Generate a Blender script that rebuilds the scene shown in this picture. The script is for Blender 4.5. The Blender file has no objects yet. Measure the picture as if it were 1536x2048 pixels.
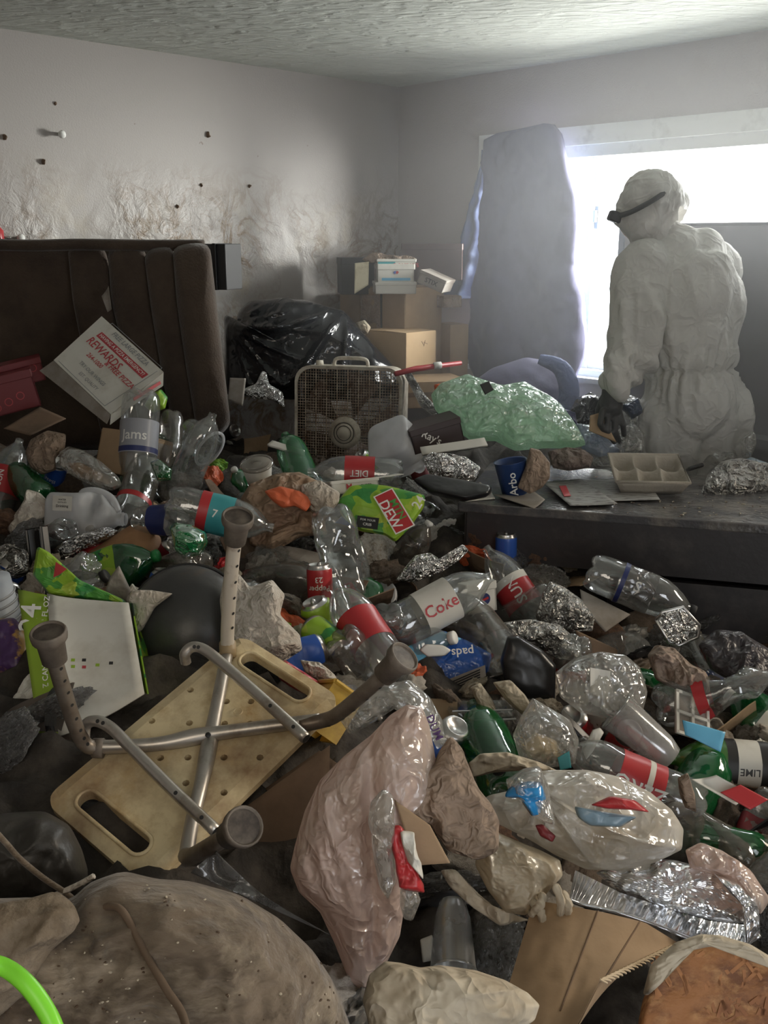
import bpy, math, random
import numpy as np
HAZE = 0.125
from mathutils import Vector, Matrix

# ------------------------------------------------------------------ camera, sky, lights, exposure
SC = bpy.context.scene
COL = SC.collection
PITCH = math.radians(15.58); CP, SP = math.cos(PITCH), math.sin(PITCH)
FPX, CAMZ = 1950.0, 1.65
HEAD = math.radians(-43.9)              # everything is laid out facing +Y and turned by this at the end
cam_d = bpy.data.cameras.new('camera'); cam = bpy.data.objects.new('camera', cam_d); COL.objects.link(cam)
cam_d.sensor_fit = 'VERTICAL'; cam_d.sensor_height = 24.0; cam_d.lens = 24.0*FPX/2048.0
cam_d.clip_start = 0.02; cam_d.clip_end = 200
cam.location = (0, 0, CAMZ); cam.rotation_euler = (math.pi/2-PITCH, 0, 0)
SC.camera = cam
SC.view_settings.view_transform = 'Standard'; SC.view_settings.look = 'None'
SC.view_settings.gamma = 1.0; SC.view_settings.use_curve_mapping = False
SC.view_settings.exposure = 0.0
SC.cycles.use_denoising = True
SC.cycles.max_bounces = 8; SC.cycles.diffuse_bounces = 4; SC.cycles.glossy_bounces = 3
SC.cycles.transmission_bounces = 6; SC.cycles.transparent_max_bounces = 16; SC.cycles.volume_bounces = 1
SC.cycles.caustics_reflective = False; SC.cycles.caustics_refractive = False
SC.cycles.sample_clamp_indirect = 6.0
W = bpy.data.worlds.new('sky'); SC.world = W; W.use_nodes = True
bgn = W.node_tree.nodes['Background']; bgn.inputs[0].default_value = (0.96, 0.98, 1.0, 1); bgn.inputs[1].default_value = 4.5

CX, CY = 0.077, 5.5                      # the far corner of the room (seen from the lens at 0,0)
EL = (math.sin(math.radians(46.1)), math.cos(math.radians(46.1)))      # left wall runs towards the corner
ER = (-math.sin(math.radians(43.9)), math.cos(math.radians(43.9)))     # window wall runs towards the corner
def LW(t, z, off=0.0):                   # a point on the left wall, t metres from the corner, off into the room
    return Vector((CX-t*EL[0]-off*ER[0], CY-t*EL[1]-off*ER[1], z))
def RW(s, z, off=0.0):                   # a point on the window wall
    return Vector((CX-s*ER[0]-off*EL[0], CY-s*ER[1]-off*EL[1], z))
def area(name, loc, look, sx, sy, power, col=(1, 1, 1)):
    l = bpy.data.lights.new(name, 'AREA'); l.shape = 'RECTANGLE'; l.size = sx; l.size_y = sy
    l.energy = power; l.color = col
    o = bpy.data.objects.new(name, l); COL.objects.link(o)
    o.location = loc; o.rotation_euler = (Vector(look)-Vector(loc)).to_track_quat('-Z', 'Y').to_euler()
    return o
# daylight falling through the window, then lamps added for the wall patch and for fill
wl = area('window_daylight', RW(1.74, 1.75, -0.30), RW(1.74, 1.35, 1.0), 2.2, 1.1, 215, (1.0, 0.985, 0.95))
pt = LW(1.0, 1.50)
gl_ = area('wall_patch_lamp', RW(1.8, 1.75, -.7), pt, .8, .6, 30, (1.0, .98, .92)); gl_.data.spread = math.radians(52)  # lamp added outside the window to brighten a patch of the left wall
dl = area('rear_fill_lamp', (-0.35, -0.45, 2.1), (-0.2, 2.6, 0.8), 0.7, 1.0, 8, (1.0, 0.88, 0.72))  # warm fill lamp added inside the room, behind the camera
sl_ = area('side_fill_lamp', RW(4.35, 1.75, .05), (0, 1.1, .7), 0.9, 0.9, 27, (1.0, .87, .70)); sl_.data.spread = math.radians(95)  # side fill lamp added at the right wall, which has no window here

# ------------------------------------------------------------------ noise in numpy
def _h(ix, iy, iz, s):
    n = (ix*374761393 + iy*668265263 + iz*1274126177 + s*974634777) & 0xffffffff
    n = ((n ^ (n >> 13))*1274126177) & 0xffffffff
    n = (n ^ (n >> 16))
    return (n & 0xffff)/65535.0
def vn(P, s=0):                          # value noise, -1..1
    P = np.asarray(P, float); I = np.floor(P).astype(np.int64); f = P-I; f = f*f*(3-2*f)
    r = 0
    for dx in (0, 1):
        for dy in (0, 1):
            for dz in (0, 1):
                w = (f[:, 0] if dx else 1-f[:, 0])*(f[:, 1] if dy else 1-f[:, 1])*(f[:, 2] if dz else 1-f[:, 2])
                r = r+w*_h(I[:, 0]+dx, I[:, 1]+dy, I[:, 2]+dz, s)
    return r*2-1
def fbm(P, s=0, o=3):
    return sum(vn(P*(2**k), s+k*7)*(0.5**k) for k in range(o))
def ridge(P, s=0, o=3):                  # sharp creases
    return sum((1-2*np.abs(vn(P*(2.1**k), s+k*5)))*(0.5**k) for k in range(o))
def cell(P, s=0):                        # folds along cell borders
    P = np.asarray(P, float); I = np.floor(P).astype(np.int64)
    d1 = np.full(len(P), 9.); d2 = d1.copy()
    for dx in (-1, 0, 1):
        for dy in (-1, 0, 1):
            for dz in (-1, 0, 1):
                J = I+np.array((dx, dy, dz))
                q = J+np.stack([_h(J[:, 0], J[:, 1], J[:, 2], s+k) for k in range(3)], 1)
                d = np.sqrt(((q-P)**2).sum(1))
                d2 = np.minimum(d2, np.maximum(d, d1)); d1 = np.minimum(d1, d)
    return d2-d1

# ------------------------------------------------------------------ from the photo's frame into the room
Rv, Uv, Fv = Vector((1, 0, 0)), Vector((0, SP, CP)), Vector((0, CP, -SP))
def ray(px, py):
    u, v = (px-768)/FPX, (1024-py)/FPX
    return Vector((u, CP+v*SP, -SP+v*CP))
CAM = Vector((0, 0, CAMZ))
def at(px, py, y):
    r = ray(px, py); return CAM+r*(y/r.y)
def atz(px, py, z):
    r = ray(px, py); return CAM+r*((z-CAMZ)/r.z)
def pl(px, py, p0, n):
    r = ray(px, py); return CAM+r*((p0-CAM).dot(n)/r.dot(n))
HC = np.array([(-2, 2, .85), (-2, 3.5, .82), (-1.2, 4, .80), (0, 4.5, .70), (.45, 4.4, .86), (-1, 2.5, .8), (-.5, 2.2, .8),
    (0, 2.3, .76), (0, 3, .8), (0, 3.7, .8), (.22, 2.9, .76), (.35, 2.5, .62), (.7, 2.45, .55), (1.2, 2.4, .5), (.2, 2.1, .62),
    (.5, 1.9, .5), (1, 1.9, .48), (.2, 1.6, .5), (.6, 1.4, .45), (1, 1.4, .42), (0, 1.9, .7), (-.3, 1.7, .76), (-.6, 1.4, .74),
    (-.3, 1.0, .6), (.1, 1.2, .45), (.5, 1, .38), (-.8, 1.9, .8), (-.9, 1.0, .7), (1.6, 3.6, .86), (.8, 3.95, .93), (.6, 3.5, .88), (1.25, 3.85, .8),
    (1.08, 3.45, .25), (0, .3, .35), (1, .3, .3), (-1, .3, .5), (2.2, 2.2, .5), (2.2, 3.2, .6), (-1.3, 3.3, .86), (-.9, 3.6, .84), (-.6, 4.2, .75), (0.2,5,.6)])
def H(x, y):
    x = np.atleast_1d(x); y = np.atleast_1d(y)
    d2 = (x[:, None]-HC[:, 0])**2+(y[:, None]-HC[:, 1])**2
    w = np.exp(-d2/(2*.24**2))+1e-5/(d2+.01)
    return (w*HC[:, 2]).sum(1)/w.sum(1)
def hit(px, py, lift=0.0):
    r = ray(px, py)
    t = np.arange(0.7, 6, 0.01)
    X, Y, Z = r.x*t, r.y*t, CAMZ+r.z*t
    k = np.argmax(Z < H(X, Y)+lift)
    if k == 0: k = len(t)-1
    return Vector((X[k], Y[k], Z[k]))
def frame(ang, tilt, roll=0):            # z axis = the way the thing points, -y = its side turned to the viewer
    a, t = math.radians(ang), math.radians(tilt)
    A = (Rv*math.cos(a)+Uv*math.sin(a))*math.cos(t)-Fv*math.sin(t)
    f = -Fv-A*(-Fv).dot(A)
    if f.length < 1e-3: f = Uv-A*Uv.dot(A)
    f.normalize(); Yv = -f; X = Yv.cross(A)
    m = Matrix((X, Yv, A)).transposed().to_4x4()
    return m @ Matrix.Rotation(math.radians(roll), 4, 'Z')
def face(ang, lean, yaw=0):              # flat things: x along ang in the view, z out of the face; lean 0 upright, 90 lying flat
    m = Matrix.Rotation(math.radians(yaw), 4, 'Z') @ Matrix.Rotation(math.radians(90-lean), 4, 'X') @ Matrix.Rotation(math.radians(ang), 4, 'Z')
    return m

# ------------------------------------------------------------------ meshes as (verts, faces)
def grid(nu, nv, fn, wrap=False):
    u = np.linspace(0, 1, nu, endpoint=not wrap); v = np.linspace(0, 1, nv)
    V, U = np.meshgrid(v, u, indexing='ij'); P = fn(U.ravel(), V.ravel())
    F = []
    for j in range(nv-1):
        for i in range(nu if wrap else nu-1):
            a = j*nu+i; b = j*nu+(i+1) % nu
            F.append((a, b, b+nu, a+nu))
    return np.asarray(P, float), F
def lathe(prof, n=20):
    V = []; F = []
    th = np.arange(n)*2*math.pi/n
    for r, z in prof:
        V.append(np.stack([r*np.cos(th), r*np.sin(th), np.full(n, z)], 1))
    V = np.concatenate(V); m = len(prof)
    for j in range(m-1):
        for i in range(n):
            a = j*n+i; b = j*n+(i+1) % n
            F.append((a, b, b+n, a+n))
    return V, F
def box(w, d, h, c=(0, 0, 0)):
    x, y, z = w/2, d/2, h/2
    V = np.array([(-x, -y, -z), (x, -y, -z), (x, y, -z), (-x, y, -z), (-x, -y, z), (x, -y, z), (x, y, z), (-x, y, z)], float)+np.array(c)
    return V, [(0, 3, 2, 1), (4, 5, 6, 7), (0, 1, 5, 4), (1, 2, 6, 5), (2, 3, 7, 6), (3, 0, 4, 7)]
def rbox(w, d, h, r=.01, n=3, c=(0, 0, 0)):   # box whose vertical edges are round and rims softened
    pts = []
    for cx, cy, a0 in ((w/2-r, d/2-r, 0), (-w/2+r, d/2-r, 90), (-w/2+r, -d/2+r, 180), (w/2-r, -d/2+r, 270)):
        for k in range(n+1):
            a = math.radians(a0+90*k/n); pts.append((cx+r*math.cos(a), cy+r*math.sin(a)))
    pts = np.array(pts); m = len(pts); b = min(r, h/2)*.5
    s = lambda k, z: np.concatenate([pts*k, np.full((m, 1), z)], 1)
    k = 1-b/max(w, d)*2
    V = np.concatenate([s(k, -h/2), s(1, -h/2+b), s(1, h/2-b), s(k, h/2)])+np.array(c)
    F = [tuple(range(m))[::-1], tuple(range(3*m, 4*m))]
    for j in range(3):
        for i in range(m):
            a = j*m+i; q = j*m+(i+1) % m; F.append((a, q, q+m, a+m))
    return V, F
def tube(pts, r, n=8, cap=True):
    P = [Vector(p) for p in pts]; R = r if hasattr(r, '__len__') else [r]*len(P)
    V = []; F = []; up = Vector((0, 0, 1)); prev = None
    for i, p in enumerate(P):
        t = (P[min(i+1, len(P)-1)]-P[max(i-1, 0)]).normalized()
        if prev is None:
            prev = t.cross(up if abs(t.z) < .9 else Vector((1, 0, 0))).normalized()
        a = (prev-t*prev.dot(t)).normalized(); prev = a; b = t.cross(a)
        for k in range(n):
            th = 2*math.pi*k/n; V.append(p+(a*math.cos(th)+b*math.sin(th))*R[i])
    for j in range(len(P)-1):
        for i in range(n):
            a = j*n+i; b = j*n+(i+1) % n; F.append((a, b, b+n, a+n))
    if cap:
        F.append(tuple(range(n))[::-1]); F.append(tuple(range((len(P)-1)*n, len(P)*n)))
    return np.array([tuple(v) for v in V]), F
def curve(pts, n=6):                     # Catmull-Rom through points
    P = [Vector(p) for p in pts]; out = []
    for i in range(len(P)-1):
        a, b, c, d = P[max(i-1, 0)], P[i], P[i+1], P[min(i+2, len(P)-1)]
        for k in range(n):
            t = k/n
            out.append(.5*((2*b)+(c-a)*t+(2*a-5*b+4*c-d)*t*t+(3*b-a-3*c+d)*t**3))
    out.append(P[-1]); return out
def join(*ms):
    V = []; F = []; o = 0
    for v, f in ms:
        V.append(np.asarray(v, float)); F += [tuple(i+o for i in q) for q in f]; o += len(v)
    return np.concatenate(V), F
def xf(m, M):
    V, F = m; A = np.array(M)
    return V @ A[:3, :3].T+A[:3, 3], F
T = Matrix.Translation
def RX(a): return Matrix.Rotation(math.radians(a), 4, 'X')
def RY(a): return Matrix.Rotation(math.radians(a), 4, 'Y')
def RZ(a): return Matrix.Rotation(math.radians(a), 4, 'Z')
def ico(n=3):
    import bmesh
    b = bmesh.new(); bmesh.ops.create_icosphere(b, subdivisions=n, radius=1)
    V = np.array([tuple(v.co) for v in b.verts]); F = [tuple(v.index for v in f.verts) for f in b.faces]; b.free()
    return V, F
ICO = {k: ico(k) for k in (2, 3, 4, 5)}

def mesh(name, m, mat, smooth=True):
    V, F = m
    me = bpy.data.meshes.new(name); me.from_pydata(np.asarray(V, float).tolist(), [], F)
    if mat: me.materials.append(mat)
    if smooth: me.shade_smooth()
    me.update(); return me
def obj(name, m, mat=None, parent=None, smooth=True, loc=None):
    me = m if isinstance(m, bpy.types.Mesh) else mesh(name, m, mat, smooth)
    o = bpy.data.objects.new(name, me); COL.objects.link(o)
    if parent: o.parent = parent
    return o
def base(name, M, label, cat, group=None):
    o = bpy.data.objects.new(name, None); COL.objects.link(o); o.empty_display_size = .05
    o.matrix_world = M; return tag(o, label, cat, group)
LABELS = {}
def tag(o, label, cat, group=None):
    o['label'] = label; o['category'] = cat
    if group: o['group'] = group
    return o
def centred(name, m, mat, label, cat, group=None, smooth=True):   # a one-mesh thing whose origin sits at its own middle
    V, F = m; V = np.asarray(V, float); c = (V.max(0)+V.min(0))/2; c[2] = V[:, 2].min()
    o = obj(name, (V-c, F), mat, None, smooth); o.location = c
    return tag(o, label, cat, group)
def struct(name, m, mat, smooth=False):
    o = obj(name, m, mat, None, smooth); o['kind'] = 'structure'; return o
ZONES = []                               # where placed things already cover the pile
def zone(px, py, r): ZONES.append((px, py, r))

_tc = {}
def text(s, size, mat, parent, M=None, bend=None, post=None, depth=.0006, align='CENTER'):
    k = (s, align)
    if k not in _tc:
        c = bpy.data.curves.new('t', 'FONT'); c.body = s; c.align_x = align; c.align_y = 'CENTER'; c.extrude = 0.0; c.size = 1; c.resolution_u = 2
        c.offset = .012
        t = bpy.data.objects.new('t', c); me = bpy.data.meshes.new_from_object(t)
        _tc[k] = (np.array([tuple(v.co) for v in me.vertices]).reshape(-1, 3), [tuple(p.vertices) for p in me.polygons])
        bpy.data.objects.remove(t); bpy.data.curves.remove(c)
    V, F = _tc[k]; V = V*size; V[:, 2] += depth
    if bend:                              # wrap round a cylinder about local z; text reads on its -y side
        r, z0, rot, turn = bend           # turn: 0 text runs round the body, 1 along its length
        x, y = (V[:, 0], V[:, 1]) if not turn else (V[:, 1]*-turn, V[:, 0]*turn)
        a = x/r+math.radians(rot)-math.pi/2; rr = r+depth
        V = np.stack([rr*np.cos(a), rr*np.sin(a), y+z0], 1)
    if post: V = post(V)
    if M is not None: V, F = xf((V, F), M)
    return obj('lettering', (V, F), mat, parent, False)
# ------------------------------------------------------------------ materials
MT = {}
def _nt(name):
    m = bpy.data.materials.new(name); m.use_nodes = True; n = m.node_tree.nodes
    return m, m.node_tree, n['Principled BSDF']
def creases(nt, vec, sc):                 # sharp folds: |noise - .5| at two sizes
    N = nt.nodes; L = nt.links; tot = None
    for k, (s, w) in enumerate(((sc, 1.0), (sc*2.7, .45))):
        n = N.new('ShaderNodeTexNoise'); n.inputs['Scale'].default_value = s; n.inputs['Detail'].default_value = 1.5; n.inputs['Distortion'].default_value = .9; L.new(vec, n.inputs['Vector'])
        a = N.new('ShaderNodeMath'); a.operation = 'SUBTRACT'; a.inputs[1].default_value = .5; L.new(n.outputs[0], a.inputs[0])
        b = N.new('ShaderNodeMath'); b.operation = 'ABSOLUTE'; L.new(a.outputs[0], b.inputs[0])
        c = N.new('ShaderNodeMath'); c.operation = 'MULTIPLY'; c.inputs[1].default_value = -6*w; L.new(b.outputs[0], c.inputs[0])
        if tot is None: tot = c.outputs[0]
        else:
            d = N.new('ShaderNodeMath'); d.operation = 'ADD'; L.new(tot, d.inputs[0]); L.new(c.outputs[0], d.inputs[1]); tot = d.outputs[0]
    return tot
def mat(name, col, rough=.6, metal=0, col2=None, scale=8, thr=(.4, .65), bump=0, bscale=40, spec=.5, alpha=1, trans=0, sub=0, coord='Object', stretch=(1, 1, 1), col3=None, s3=3, sheen=0, coat=0, crease=0):
    if name in MT: return MT[name]
    m, nt, p = _nt(name); L = nt.links; N = nt.nodes
    p.inputs['Base Color'].default_value = (*col, 1); p.inputs['Roughness'].default_value = rough
    p.inputs['Metallic'].default_value = metal; p.inputs['Specular IOR Level'].default_value = spec
    p.inputs['Alpha'].default_value = alpha; p.inputs['Transmission Weight'].default_value = trans
    p.inputs['Sheen Weight'].default_value = sheen; p.inputs['Coat Weight'].default_value = coat
    tc = N.new('ShaderNodeTexCoord'); mp = N.new('ShaderNodeMapping'); L.new(tc.outputs[coord], mp.inputs[0]); mp.inputs['Scale'].default_value = stretch
    src = None
    def layer(c_a, c_b, sc, th, det=6):
        nz = N.new('ShaderNodeTexNoise'); nz.inputs['Scale'].default_value = sc; nz.inputs['Detail'].default_value = det; nz.inputs['Roughness'].default_value = .65
        L.new(mp.outputs[0], nz.inputs['Vector'])
        r = N.new('ShaderNodeMapRange'); r.inputs[1].default_value = th[0]; r.inputs[2].default_value = th[1]; L.new(nz.outputs[0], r.inputs[0])
        x = N.new('ShaderNodeMix'); x.data_type = 'RGBA'; L.new(r.outputs[0], x.inputs[0])
        if hasattr(c_a, 'is_output'): L.new(c_a, x.inputs[6])
        else: x.inputs[6].default_value = (*c_a, 1)
        x.inputs[7].default_value = (*c_b, 1); return x.outputs[2]
    if col2:
        src = layer(col, col2, scale, thr)
        if col3: src = layer(src, col3, s3, (.5, .7))
        L.new(src, p.inputs['Base Color'])
    if bump:
        nz = N.new('ShaderNodeTexNoise'); nz.inputs['Scale'].default_value = bscale; nz.inputs['Detail'].default_value = 5
        L.new(mp.outputs[0], nz.inputs['Vector']); ho_ = nz.outputs[0]
        if crease: ho_ = creases(nt, mp.outputs[0], crease)
        b = N.new('ShaderNodeBump'); b.inputs['Strength'].default_value = bump; b.inputs['Distance'].default_value = .01
        L.new(ho_, b.inputs['Height']); L.new(b.outputs[0], p.inputs['Normal'])
    MT[name] = m; return m
def film(name, col, opac=.4, rough=.15, gloss=.25, trl=.5, bump=.6, bscale=25, spots=None):   # thin plastic film: part see-through, part milky, shiny
    if name in MT: return MT[name]
    m = bpy.data.materials.new(name); m.use_nodes = True; nt = m.node_tree; N = nt.nodes; L = nt.links; N.clear()
    out = N.new('ShaderNodeOutputMaterial'); tr = N.new('ShaderNodeBsdfTransparent'); df = N.new('ShaderNodeBsdfDiffuse'); tl = N.new('ShaderNodeBsdfTranslucent'); gl = N.new('ShaderNodeBsdfGlossy')
    a = N.new('ShaderNodeMixShader'); b = N.new('ShaderNodeMixShader'); c = N.new('ShaderNodeMixShader')
    tr.inputs[0].default_value = (*[1-(1-x)*.55 for x in col], 1); df.inputs[0].default_value = (*col, 1); tl.inputs[0].default_value = (*col, 1)
    gl.inputs['Roughness'].default_value = rough; gl.inputs[0].default_value = (.95, .97, 1, 1)
    a.inputs[0].default_value = trl; L.new(df.outputs[0], a.inputs[1]); L.new(tl.outputs[0], a.inputs[2])
    tc = N.new('ShaderNodeTexCoord'); nz = N.new('ShaderNodeTexNoise'); nz.inputs['Scale'].default_value = bscale; nz.inputs['Detail'].default_value = 4
    L.new(tc.outputs['Object'], nz.inputs[0])
    mr = N.new('ShaderNodeMapRange'); mr.inputs[1].default_value = .3; mr.inputs[2].default_value = .7; mr.inputs[3].default_value = max(0, opac-.15); mr.inputs[4].default_value = min(1, opac+.15)
    n2 = N.new('ShaderNodeTexNoise'); n2.inputs['Scale'].default_value = 9; n2.inputs['Detail'].default_value = 6; L.new(tc.outputs['Object'], n2.inputs[0]); L.new(n2.outputs[0], mr.inputs[0])
    if spots:
        r = N.new('ShaderNodeMapRange'); r.inputs[1].default_value = .5; r.inputs[2].default_value = .68; n3 = N.new('ShaderNodeTexNoise'); n3.inputs['Scale'].default_value = 6; n3.inputs['Detail'].default_value = 7
        L.new(tc.outputs['Object'], n3.inputs[0]); L.new(n3.outputs[0], r.inputs[0])
        x = N.new('ShaderNodeMix'); x.data_type = 'RGBA'; L.new(r.outputs[0], x.inputs[0]); x.inputs[6].default_value = (*col, 1); x.inputs[7].default_value = (*spots, 1)
        L.new(x.outputs[2], df.inputs[0]); L.new(x.outputs[2], tl.inputs[0])
    L.new(mr.outputs[0], b.inputs[0]); L.new(tr.outputs[0], b.inputs[1]); L.new(a.outputs[0], b.inputs[2])
    fr = N.new('ShaderNodeLayerWeight'); fr.inputs[0].default_value = .35
    m2 = N.new('ShaderNodeMapRange'); m2.inputs[3].default_value = gloss*.5; m2.inputs[4].default_value = min(.9, gloss*2.2); L.new(fr.outputs['Fresnel'], m2.inputs[0])
    L.new(m2.outputs[0], c.inputs[0]); L.new(b.outputs[0], c.inputs[1]); L.new(gl.outputs[0], c.inputs[2])
    if bump:
        bp = N.new('ShaderNodeBump'); bp.inputs['Strength'].default_value = bump; bp.inputs['Distance'].default_value = .01; L.new(creases(nt, tc.outputs['Object'], bscale*.35) if bump > .3 else nz.outputs[0], bp.inputs['Height'])
        for s in (df, gl): L.new(bp.outputs[0], s.inputs['Normal'])
    L.new(c.outputs[0], out.inputs[0]); MT[name] = m; return m

m_wall = mat('wall_paint', (.39, .355, .34), .55, bump=.25, bscale=160)
m_wallL = None
m_ceil = mat('ceiling_texture', (.50, .52, .47), .9)
m_trim = mat('white_trim', (.66, .67, .64), .5, col2=(.45, .45, .42), scale=9, thr=(.55, .8))
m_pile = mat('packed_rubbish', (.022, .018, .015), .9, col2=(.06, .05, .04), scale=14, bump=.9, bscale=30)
m_floor = mat('floor_dark', (.08, .07, .06), .9)
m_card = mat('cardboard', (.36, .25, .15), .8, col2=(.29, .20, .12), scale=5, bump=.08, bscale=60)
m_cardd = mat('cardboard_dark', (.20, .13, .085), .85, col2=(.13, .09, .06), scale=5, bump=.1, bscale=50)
m_cardgrey = mat('greyboard', (.33, .30, .27), .85, col2=(.2, .17, .14), scale=7)
m_white = mat('printed_white', (.62, .61, .56), .6, col2=(.45, .42, .36), scale=6, thr=(.5, .75))
m_paper = mat('dirty_paper', (.56, .51, .44), .8, col2=(.34, .27, .2), scale=7, thr=(.4, .75), bump=.6, crease=18)
m_cream = mat('stained_cloth', (.52, .46, .36), .9, col2=(.30, .23, .15), scale=6, thr=(.42, .7), bump=.7, crease=9)
m_tissue = mat('grimy_tissue', (.60, .55, .49), .9, col2=(.42, .35, .28), scale=10, thr=(.45, .75), bump=.6, crease=22)
m_kraft = mat('brown_kraft_paper', (.30, .22, .165), .8, col2=(.19, .14, .10), scale=8, bump=.8, crease=16)
m_black = mat('black_plastic', (.012, .012, .013), .3)
m_dark = mat('dark_matte', (.03, .03, .032), .6)
m_grey = mat('grey_plastic', (.25, .26, .27), .4)
m_foil = mat('foil', (.72, .72, .72), .26, 1, bump=1.0, crease=26)
m_foild = mat('dull_foil', (.42, .41, .39), .36, 1, bump=1.0, crease=24)
m_alu = mat('aluminium', (.62, .61, .60), .3, 1, col2=(.40, .38, .35), scale=14, thr=(.5, .8))
m_red = mat('red_print', (.42, .03, .035), .35)
m_orange = mat('orange_print', (.62, .13, .05), .5)
m_dred = mat('dark_red', (.16, .015, .02), .45)
m_blue = mat('blue_print', (.03, .10, .42), .35)
m_lblue = mat('light_blue_print', (.12, .40, .62), .4)
m_navy = mat('navy', (.02, .03, .12), .4)
m_teal = mat('teal_print', (.05, .30, .33), .45)
m_purple = mat('purple_print', (.10, .04, .16), .5)
m_yellow = mat('yellow_plastic', (.62, .40, .06), .45, col2=(.3, .17, .04), scale=10, thr=(.45, .7))
m_gprint = mat('green_print', (.08, .32, .07), .4)
m_lime = mat('lime_print', (.30, .46, .04), .4)
m_ink = mat('black_ink', (.02, .02, .02), .5)
m_inkw = mat('white_ink', (.75, .75, .72), .5)
m_inkr = mat('red_ink', (.45, .05, .06), .5)
m_pet = film('clear_plastic_bottle', (.72, .74, .72), .10, .06, .22, .2, .15, 20)
m_petg = film('green_plastic_bottle', (.015, .22, .06), .55, .08, .22, .35, .15, 20)
m_petd = film('grimy_clear_bottle', (.42, .38, .33), .22, .12, .18, .3, .25, 30)
m_clearbag = film('clear_plastic_film', (.74, .73, .69), .34, .17, .15, .5, .9, 22)
m_whitebag = film('white_plastic_film', (.82, .79, .72), .72, .2, .10, .35, .6, 20, spots=(.50, .42, .31))
m_pinkbag = film('pink_plastic_film', (.76, .60, .53), .88, .24, .07, .4, .7, 30, spots=(.60, .53, .45))
m_greenbag = film('green_plastic_film', (.58, .80, .62), .86, .2, .12, .55, .9, 34)
m_greybag = film('dull_grey_film', (.3, .29, .28), .5, .2, .18, .4, .8, 20)
m_milk = film('milky_plastic', (.74, .75, .77), .86, .35, .06, .45, .1, 8)
m_blackbag = mat('black_bag_film', (.010, .011, .014), .14, bump=.7, crease=3.5, coat=.3)
def dewmat():
    m, nt, p = _nt('green_shard_print'); N = nt.nodes; L = nt.links
    tc = N.new('ShaderNodeTexCoord'); mp = N.new('ShaderNodeMapping'); mp.inputs['Scale'].default_value = (22, 30, 22); mp.inputs['Rotation'].default_value = (.3, .2, .6); L.new(tc.outputs['Object'], mp.inputs[0])
    v = N.new('ShaderNodeTexVoronoi'); v.distance = 'MANHATTAN'; v.inputs['Scale'].default_value = 1.0; L.new(mp.outputs[0], v.inputs[0])
    s = N.new('ShaderNodeSeparateColor'); L.new(v.outputs['Color'], s.inputs[0])
    r = N.new('ShaderNodeValToRGB'); r.color_ramp.interpolation = 'CONSTANT'; e = r.color_ramp.elements
    e[0].position = 0; e[0].color = (.27, .46, .035, 1); e[1].position = .45; e[1].color = (.08, .30, .05, 1)
    for q, c in ((.65, (.04, .24, .06, 1)), (.82, (.38, .50, .06, 1)), (.93, (.015, .03, .02, 1))):
        x = e.new(q); x.color = c
    L.new(s.outputs[0], r.inputs[0]); L.new(r.outputs[0], p.inputs['Base Color']); p.inputs['Roughness'].default_value = .38
    MT['dew'] = m; return m
m_dew = dewmat()
def wallmat():                            # flaking, cobweb-stained paint low on the left wall
    m, nt, p = _nt('left_wall_paint'); N = nt.nodes; L = nt.links
    g = N.new('ShaderNodeTexCoord'); sep = N.new('ShaderNodeSeparateXYZ'); L.new(g.outputs['Object'], sep.inputs[0])
    def noise(sc, det, dist=0, rg=.6):
        n = N.new('ShaderNodeTexNoise'); n.inputs['Scale'].default_value = sc; n.inputs['Detail'].default_value = det; n.inputs['Distortion'].default_value = dist; n.inputs['Roughness'].default_value = rg; L.new(g.outputs['Object'], n.inputs[0]); return n
    def rng(src, a, b, c=0., d=1.):
        r = N.new('ShaderNodeMapRange'); r.inputs[1].default_value = a; r.inputs[2].default_value = b; r.inputs[3].default_value = c; r.inputs[4].default_value = d; L.new(src, r.inputs[0]); return r.outputs[0]
    def mth(op, a, b):
        q = N.new('ShaderNodeMath'); q.operation = op; L.new(a, q.inputs[0])
        if hasattr(b, 'is_output'): L.new(b, q.inputs[1])
        else: q.inputs[1].default_value = b
        return q.outputs[0]
    low = rng(sep.outputs[2], 2.0, 1.62); mid = rng(noise(1.6, 3).outputs[0], .38, .55)
    lowm = mth('MULTIPLY', low, mid)
    vein = rng(mth('ABSOLUTE', mth('SUBTRACT', noise(4.5, 7, .8).outputs[0], .5), 0), .055, .0)
    vein2 = rng(mth('ABSOLUTE', mth('SUBTRACT', noise(11, 6, 1.2).outputs[0], .5), 0), .02, .0)
    vv = mth('MULTIPLY', mth('MAXIMUM', vein, mth('MULTIPLY', vein2, .6)), lowm)
    stain = mth('MULTIPLY', rng(noise(3, 6).outputs[0], .55, .72), low)
    def mix(f, a, b):
        x = N.new('ShaderNodeMix'); x.data_type = 'RGBA'; L.new(f, x.inputs[0])
        if hasattr(a, 'is_output'): L.new(a, x.inputs[6])
        else: x.inputs[6].default_value = (*a, 1)
        x.inputs[7].default_value = (*b, 1); return x.outputs[2]
    c = mix(mth('MULTIPLY', stain, .55), (.36, .335, .315), (.45, .37, .22)); c = mix(mth('MULTIPLY', vv, .95), c, (.16, .10, .045))
    speck = rng(noise(26, 2).outputs[0], .76, .78); c = mix(mth('MULTIPLY', speck, .55), c, (.16, .11, .08))
    L.new(c, p.inputs['Base Color']); L.new(rng(low, 0, 1, .5, .36), p.inputs['Roughness'])
    hgt = mth('ADD', mth('MULTIPLY', mth('MULTIPLY', noise(13, 5, .6).outputs[0], lowm), 1.6), mth('MULTIPLY', noise(150, 2).outputs[0], .06))
    b = N.new('ShaderNodeBump'); b.inputs['Strength'].default_value = .7; b.inputs['Distance'].default_value = .02; L.new(hgt, b.inputs['Height']); L.new(b.outputs[0], p.inputs['Normal'])
    return m
m_wallL = wallmat()
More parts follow.
